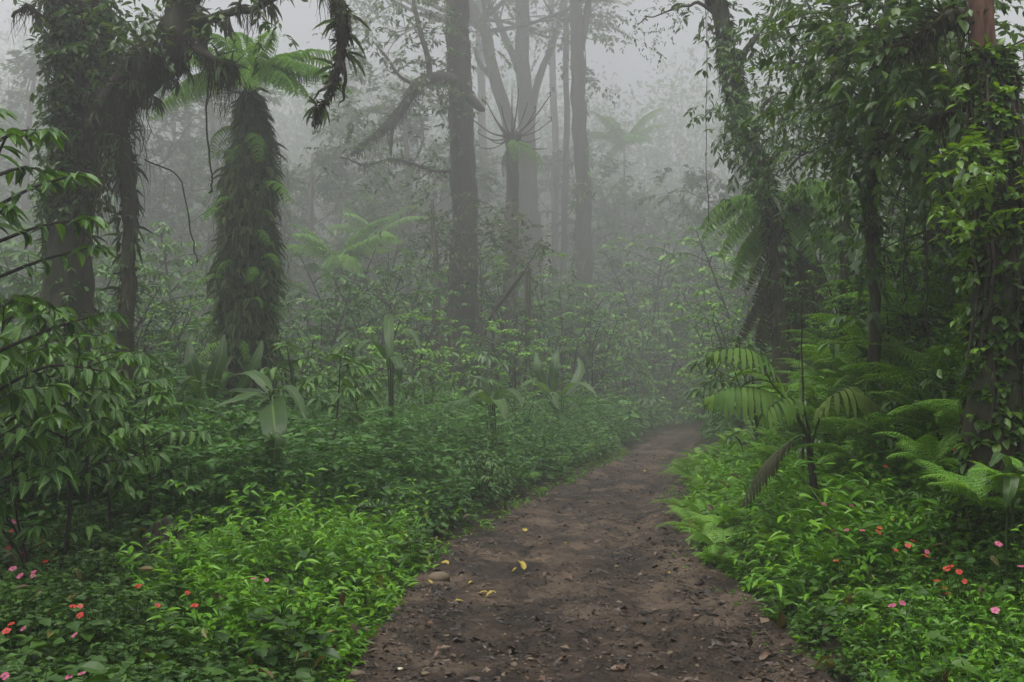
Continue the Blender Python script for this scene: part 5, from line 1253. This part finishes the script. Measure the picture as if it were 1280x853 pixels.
# ---- flowers: each a five-petalled bloom on its stalk
def flower_mesh(seed, r=.024):
    gg = np.random.default_rng(seed); m_ = MB(); az = np.arange(5) * 2 * PI / 5 + gg.normal(0, .12, 5); h = np.stack([np.cos(az), np.sin(az), 0 * az], -1)
    leaves(m_, h * .002, h + [0, 0, .15], np.array([0, 0, 1.0]) + 0 * h, r * gg.uniform(.85, 1.1, 5), r * .95, leaf_tpl(((.25, .3), (.62, .52), (.9, .36)), .05, .15), gg.uniform(0, 1, 5)); return m_.mesh('petals')
FM = [flower_mesh(k) for k in range(4)]
mm = MB(); tube(mm, [(0, 0, -.22), (.012, 0, -.1), (0, 0, -.004)], [.0022, .002, .0018], 6, 4); STK = mm.mesh('stalk')
mm = MB(); tube(mm, [(0, 0, -.003), (0, 0, .004), (0, 0, .006)], [.004, .0035, .001], 4, 6); CEN = mm.mesh('centre')
FL = [('red', 'left', [(32, 690), (52, 675), (48, 682), (10, 685), (12, 693), (28, 693), (56, 702), (197, 757), (234, 741), (172, 733), (100, 758), (91, 758), (14, 780), (8, 789), (243, 757), (100, 769), (14, 664)]),
      ('pink', 'left', [(16, 652), (16, 711), (25, 720), (42, 715), (93, 794), (29, 786), (102, 842), (86, 846), (41, 720), (318, 725), (333, 725), (20, 653), (6, 845)]),
      ('red', 'right', [(1135, 682), (1141, 676), (1188, 708), (1183, 711), (1181, 735), (1184, 742), (1120, 688), (1199, 715), (1171, 726), (1158, 695), (1206, 727)]),
      ('pink', 'right', [(1058, 661), (1078, 663), (1030, 630), (1064, 632), (1075, 634), (1115, 757), (1128, 754), (1244, 763), (1277, 708), (1074, 543), (1067, 553), (1082, 536), (1105, 525), (1084, 549), (1112, 481), (1248, 680), (1159, 690)]),
      ('orange', 'right', [(1098, 665), (1116, 650), (1100, 660), (1107, 583), (1090, 582), (1081, 570), (1128, 487), (1120, 474), (1194, 563), (1045, 701)])]
gg = np.random.default_rng(55)
for colr, sd, lst in FL:
    for px, py in lst:
        # walk along the sight line to where it comes within reach of the plants
        for d in np.arange(4.2, 13, .05):
            q = P0(px, py, d); hgt = q[2] - hz(q[0], q[1]); cov = .40 if sd == 'left' else .60 if float(tr_of(q[0], q[1])) > .5 else .45
            if hgt < cov: break
        lab = {'red': 'red five-petalled flower above the ', 'pink': 'pink five-petalled flower above the ', 'orange': 'small orange flower among the '}[colr] + ('low cover left of the path' if sd == 'left' else 'greenery right of the path')
        t = thing('flower', lab, 'flower', q, float(gg.uniform(0, 6)), f'{colr} flowers {sd} of the path'); t.rotation_euler = (float(gg.uniform(.1, .9)), float(gg.uniform(-.3, .3)), float(gg.uniform(-.6, .6))); t.scale = (float(gg.uniform(.55, .9)),) * 3
        link('petals', FM[int(gg.integers(4))], M[colr], t) if not len(FM[0].materials) else None
        if len(t.children) == 0:
            o = link('petals', FM[int(gg.integers(4))], None, t)
            o.material_slots[0].link = 'OBJECT'; o.material_slots[0].material = M[colr]
        link('stalk', STK, M['stem'], t); link('centre', CEN, M['palmy'], t)

# ---- things lying on the path
def lying_leaf(seed, L, w, curl):
    gg = np.random.default_rng(seed); m_ = MB(); broad_leaf(m_, [(0, 0, 0), (L * .33, .0, curl * .6), (L * .7, .01, curl), (L, .0, curl * .3)], L * w, (gg.normal(0, .15), gg.normal(0, .15), 1), 12, 3, gg.uniform(.1, .5), .05, .5, seed); tube(m_, [(-L * .25, .004, .002), (0, 0, 0)], [.0016, .0014], 3, 4); return m_.mesh('leaf')
LL = [lying_leaf(k, L, w, c) for k, (L, w, c) in enumerate([(.10, .5, .02), (.12, .45, .03), (.08, .6, .012), (.14, .4, .035), (.09, .5, .028)])]
def on_path(px, py):
    d = 1.6 * F_PX / max(py - 495, 20); q = P0(px, py, d)
    for _ in range(4): zz = float(path_z(q[0], q[1])); d = (CAM_Z - zz) * F_PX / (py - 495) * 1.0; q = P0(px, py, d)
    return float(q[0]), float(q[1]), float(path_z(q[0], q[1]))
def lay(px, py, mesh, mat, name, lab, cat, group, s=1., xyz=None):
    x, y, z = xyz or on_path(px, py); o = bpy.data.objects.new(name, mesh); COL.objects.link(o); 
    if not len(mesh.materials): mesh.materials.append(mat)
    o.material_slots[0].link = 'OBJECT'; o.material_slots[0].material = mat
    o.location = (x, y, z + .008); o.rotation_euler = (float(gg.normal(0, .18)), float(gg.normal(0, .15)), float(gg.uniform(0, 6.28))); o.scale = (s,) * 3; tag(o, lab, cat, group); return o
for px, py, s in [(568, 750, 1.25), (608, 745, 1.2), (598, 742, 1.0), (655, 711, 1.5), (681, 702, 1.2), (657, 664, 1.5), (712, 680, 1.2), (832, 716, 1.0), (586, 728, .9), (552, 706, 1.3), (640, 713, .9), (540, 728, .9), (700, 640, 1.3), (805, 590, 1.5)]:
    lay(px, py, LL[int(gg.integers(5))], M['yleaf'], 'fallen_leaf', 'yellow fallen leaf lying on the muddy path', 'leaf', 'yellow fallen leaves on the path', s * .75)
k = 0
while k < 130:
    y = float(5.5 + 17 * gg.uniform() ** 1.5); sx = float(gg.uniform(-1.15, 1.2)); x = float(path_cx(y)) + sx; k += 1
    lay(0, 0, LL[int(gg.integers(5))], M['bleaf'], 'fallen_leaf', 'brown fallen leaf lying on the muddy path', 'leaf', 'brown fallen leaves on the path', float(gg.uniform(.25, .75)), (x, y, float(path_z(x, y)) + .003))
def twig_mesh(seed, L):
    g2 = np.random.default_rng(seed); m_ = MB(); tube(m_, [(-L / 2, 0, 0), (-L * .1, g2.normal(0, .04) * L, .004), (L / 2, g2.normal(0, .08) * L, .0)], [.006, .007, .003], 9, 6, .5, seed)
    if seed % 2: tube(m_, [(0, 0, .01), (L * .2, L * .15, .012)], [.005, .002], 4, 5)
    return m_.mesh('twig')
TM = [twig_mesh(k, L) for k, L in enumerate([.16, .22, .12, .30, .09])]
for px, py in [(560, 806), (640, 812), (672, 810), (622, 812), (630, 756), (610, 756), (722, 768), (682, 780), (690, 788), (735, 766), (780, 768), (805, 766), (700, 838), (730, 790), (870, 770), (900, 800), (840, 650), (810, 592), (930, 820), (760, 830)]:
    lay(px, py, TM[int(gg.integers(5))], M['twig'], 'twig', 'dark broken twig lying on the muddy path', 'twig', 'broken twigs on the path', float(gg.uniform(.6, 1.1)))
for k in range(46):
    y = float(5.4 + 14 * gg.uniform() ** 1.6); x = float(path_cx(y)) + float(gg.uniform(-1.15, 1.25))
    lay(0, 0, TM[int(gg.integers(5))], M['twig'], 'twig', 'dark broken twig lying on the muddy path', 'twig', 'broken twigs on the path', float(gg.uniform(.3, .9)), (x, y, float(path_z(x, y)) - .002))
def stone_mesh(seed):
    g2 = np.random.default_rng(seed); m_ = MB(); nu, nv = 16, 10; u = np.linspace(0, 2 * PI, nu, endpoint=False); v = np.linspace(.08, PI - .08, nv); U, W = np.meshgrid(u, v)
    r_ = 1 + .35 * (fbm(np.cos(U) * 1.4 + seed, np.sin(U) * 1.4 + W * 1.3, 3, seed) - .5); X = np.stack([np.cos(U) * np.sin(W) * r_, np.sin(U) * np.sin(W) * r_ * .75, np.cos(W) * r_ * .5], -1).reshape(-1, 3)
    i_ = np.arange(nv - 1)[:, None] * nu; j_ = np.arange(nu)[None]; k_ = (j_ + 1) % nu; m_.add(X, np.stack([i_ + j_, i_ + k_, i_ + nu + k_, i_ + nu + j_], -1).reshape(-1, 4)); n0 = m_.n
    m_.add(np.concatenate([X[:nu], [[0, 0, .5]], X[-nu:], [[0, 0, -.5]]]), None, [(nu, a, (a + 1) % nu) for a in range(nu)] + [(2 * nu + 1, nu + 1 + (a + 1) % nu, nu + 1 + a) for a in range(nu)]); return m_.mesh('stone')
SM = [stone_mesh(k) for k in range(3)]
for px, py, s, lab in [(549, 719, .12, 'flat tan stone at the left path edge beside the bright grass'), (500, 832, .02, 'tiny pale pebble near the bottom of the path'), (446, 838, .045, 'flat brown stone by the grass at the bottom left path corner')]:
    o = lay(px, py, SM[int(gg.integers(3))], M['rock'] if s > .03 else M['pale'], 'stone', lab, 'stone', None, s * .8)
    o.rotation_euler = (0, 0, .3)
for k in range(60):
    y = float(5.4 + 14 * gg.uniform() ** 1.5); x = float(path_cx(y)) + float(gg.uniform(-1.2, 1.2))
    lay(0, 0, SM[int(gg.integers(3))], M['rock'], 'pebble', 'small earthy pebble pressed into the path', 'pebble', 'pebbles on the path', float(gg.uniform(.008, .026)), (x, y, float(path_z(x, y)) - .004))
# crumbs of rotted leaves
mb = MB(); g = np.random.default_rng(99)
N = 42000; y = 4.5 + 24 * g.uniform(0, 1, N) ** 1.6; s_ = g.uniform(-1.3, 1.3, N); k = g.uniform(0, 1, N) < .16 + .5 * (fbm(s_ * 1.6, y * 1.2, 3, 91) > .5) + .6 * (np.abs(s_) > .85); y, s_ = y[k], s_[k]; x = path_cx(y) + s_
p = np.stack([x, y, path_z(x, y) + .004], -1); d = rdir(g, len(x)); d[:, 2] *= .18
ll = np.clip(g.gamma(2.0, .014, len(x)), .008, .10); leaves(mb, p, d, np.array([0, 0, 1.0]) + g.normal(0, .3, p.shape), ll, ll * g.uniform(.25, .8, len(x)), LEAF_S, g.uniform(0, 1, len(x)) ** 2.2)
tag(link('leaf_litter', mb.mesh('leaf_litter', False), M['litter']), 'brown crumbs of rotted leaves trodden into the muddy path', 'litter', kind='stuff')

FOG_D = 0.0090; FOG_COL = (.925, .925, .945, 1); FOG_G = 0.6
SKY_S = 0.085; SUN_S = 1.5; EXPOSURE = 1.3
# ------------------------------------------------------------------ fog, light, camera
xb, ya, yb, za, zb = 230, -64, 256, -6.0, 70.0
hv = np.array([(sx, sy, sz) for sz in (za, zb) for sy in (ya, yb) for sx in (-xb, xb)], float)
hm = MB().add(hv, [(0, 2, 3, 1), (4, 5, 7, 6), (0, 1, 5, 4), (2, 6, 7, 3), (0, 4, 6, 2), (1, 3, 7, 5)])
mh, nt, N_, Lk = new_mat('forest_fog')
ho = N_.new('ShaderNodeOutputMaterial'); pv = N_.new('ShaderNodeVolumePrincipled')
pv.inputs['Color'].default_value = FOG_COL; pv.inputs['Density'].default_value = FOG_D; pv.inputs['Anisotropy'].default_value = FOG_G
Lk.new(pv.outputs[0], ho.inputs['Volume'])
o = link('haze', hm.mesh('haze', False), mh); o['kind'] = 'stuff'; tag(o, 'grey fog filling the forest and hiding its depth', 'fog')

SUN_EL, SUN_AZ = math.radians(74), math.radians(205)      # azimuth from +Y towards +X
w = bpy.data.worlds.new('World'); scene.world = w; w.use_nodes = True; nt = w.node_tree; nt.nodes.clear()
wo = nt.nodes.new('ShaderNodeOutputWorld'); bg = nt.nodes.new('ShaderNodeBackground'); sky = nt.nodes.new('ShaderNodeTexSky')
sky.sky_type = 'NISHITA'; sky.sun_disc = False; sky.sun_elevation = SUN_EL; sky.sun_rotation = SUN_AZ; sky.air_density = 1.0; sky.dust_density = 4.0; sky.ozone_density = 1.0
hs = nt.nodes.new('ShaderNodeHueSaturation'); hs.inputs['Saturation'].default_value = 0.22
nt.links.new(sky.outputs[0], hs.inputs['Color']); nt.links.new(hs.outputs[0], bg.inputs['Color']); bg.inputs['Strength'].default_value = SKY_S
nt.links.new(bg.outputs[0], wo.inputs['Surface'])
sl = bpy.data.lights.new('overcast_sun', 'SUN'); sl.energy = SUN_S; sl.angle = math.radians(22); sl.color = (1, .97, .92)
so = bpy.data.objects.new('overcast_sun', sl); COL.objects.link(so)
sd = Vector((math.sin(SUN_AZ) * math.cos(SUN_EL), math.cos(SUN_AZ) * math.cos(SUN_EL), math.sin(SUN_EL)))
so.rotation_euler = sd.to_track_quat('Z', 'Y').to_euler(); so.location = (0, 0, 20)

cam = bpy.data.cameras.new('camera'); co = bpy.data.objects.new('camera', cam); COL.objects.link(co)
co.location = (0, 0, CAM_Z); co.rotation_euler = (PI / 2 + PITCH, 0, 0)
cam.sensor_width = 36; cam.lens = 36 * F_PX / 1280; cam.clip_start = .05; cam.clip_end = 1000
scene.camera = co

scene.render.engine = 'CYCLES'
cy = scene.cycles
cy.use_denoising = True
try: cy.denoiser = 'OPENIMAGEDENOISE'; cy.denoising_input_passes = 'RGB_ALBEDO_NORMAL'; cy.denoising_prefilter = 'ACCURATE'
except Exception: pass
cy.max_bounces = 6; cy.diffuse_bounces = 1; cy.glossy_bounces = 2; cy.transmission_bounces = 2; cy.volume_bounces = 3; cy.transparent_max_bounces = 4
cy.caustics_reflective = False; cy.caustics_refractive = False
cy.sample_clamp_indirect = 4
vs = scene.view_settings; vs.view_transform = 'Standard'; vs.look = 'None'; vs.exposure = EXPOSURE; vs.gamma = 1; vs.use_curve_mapping = False
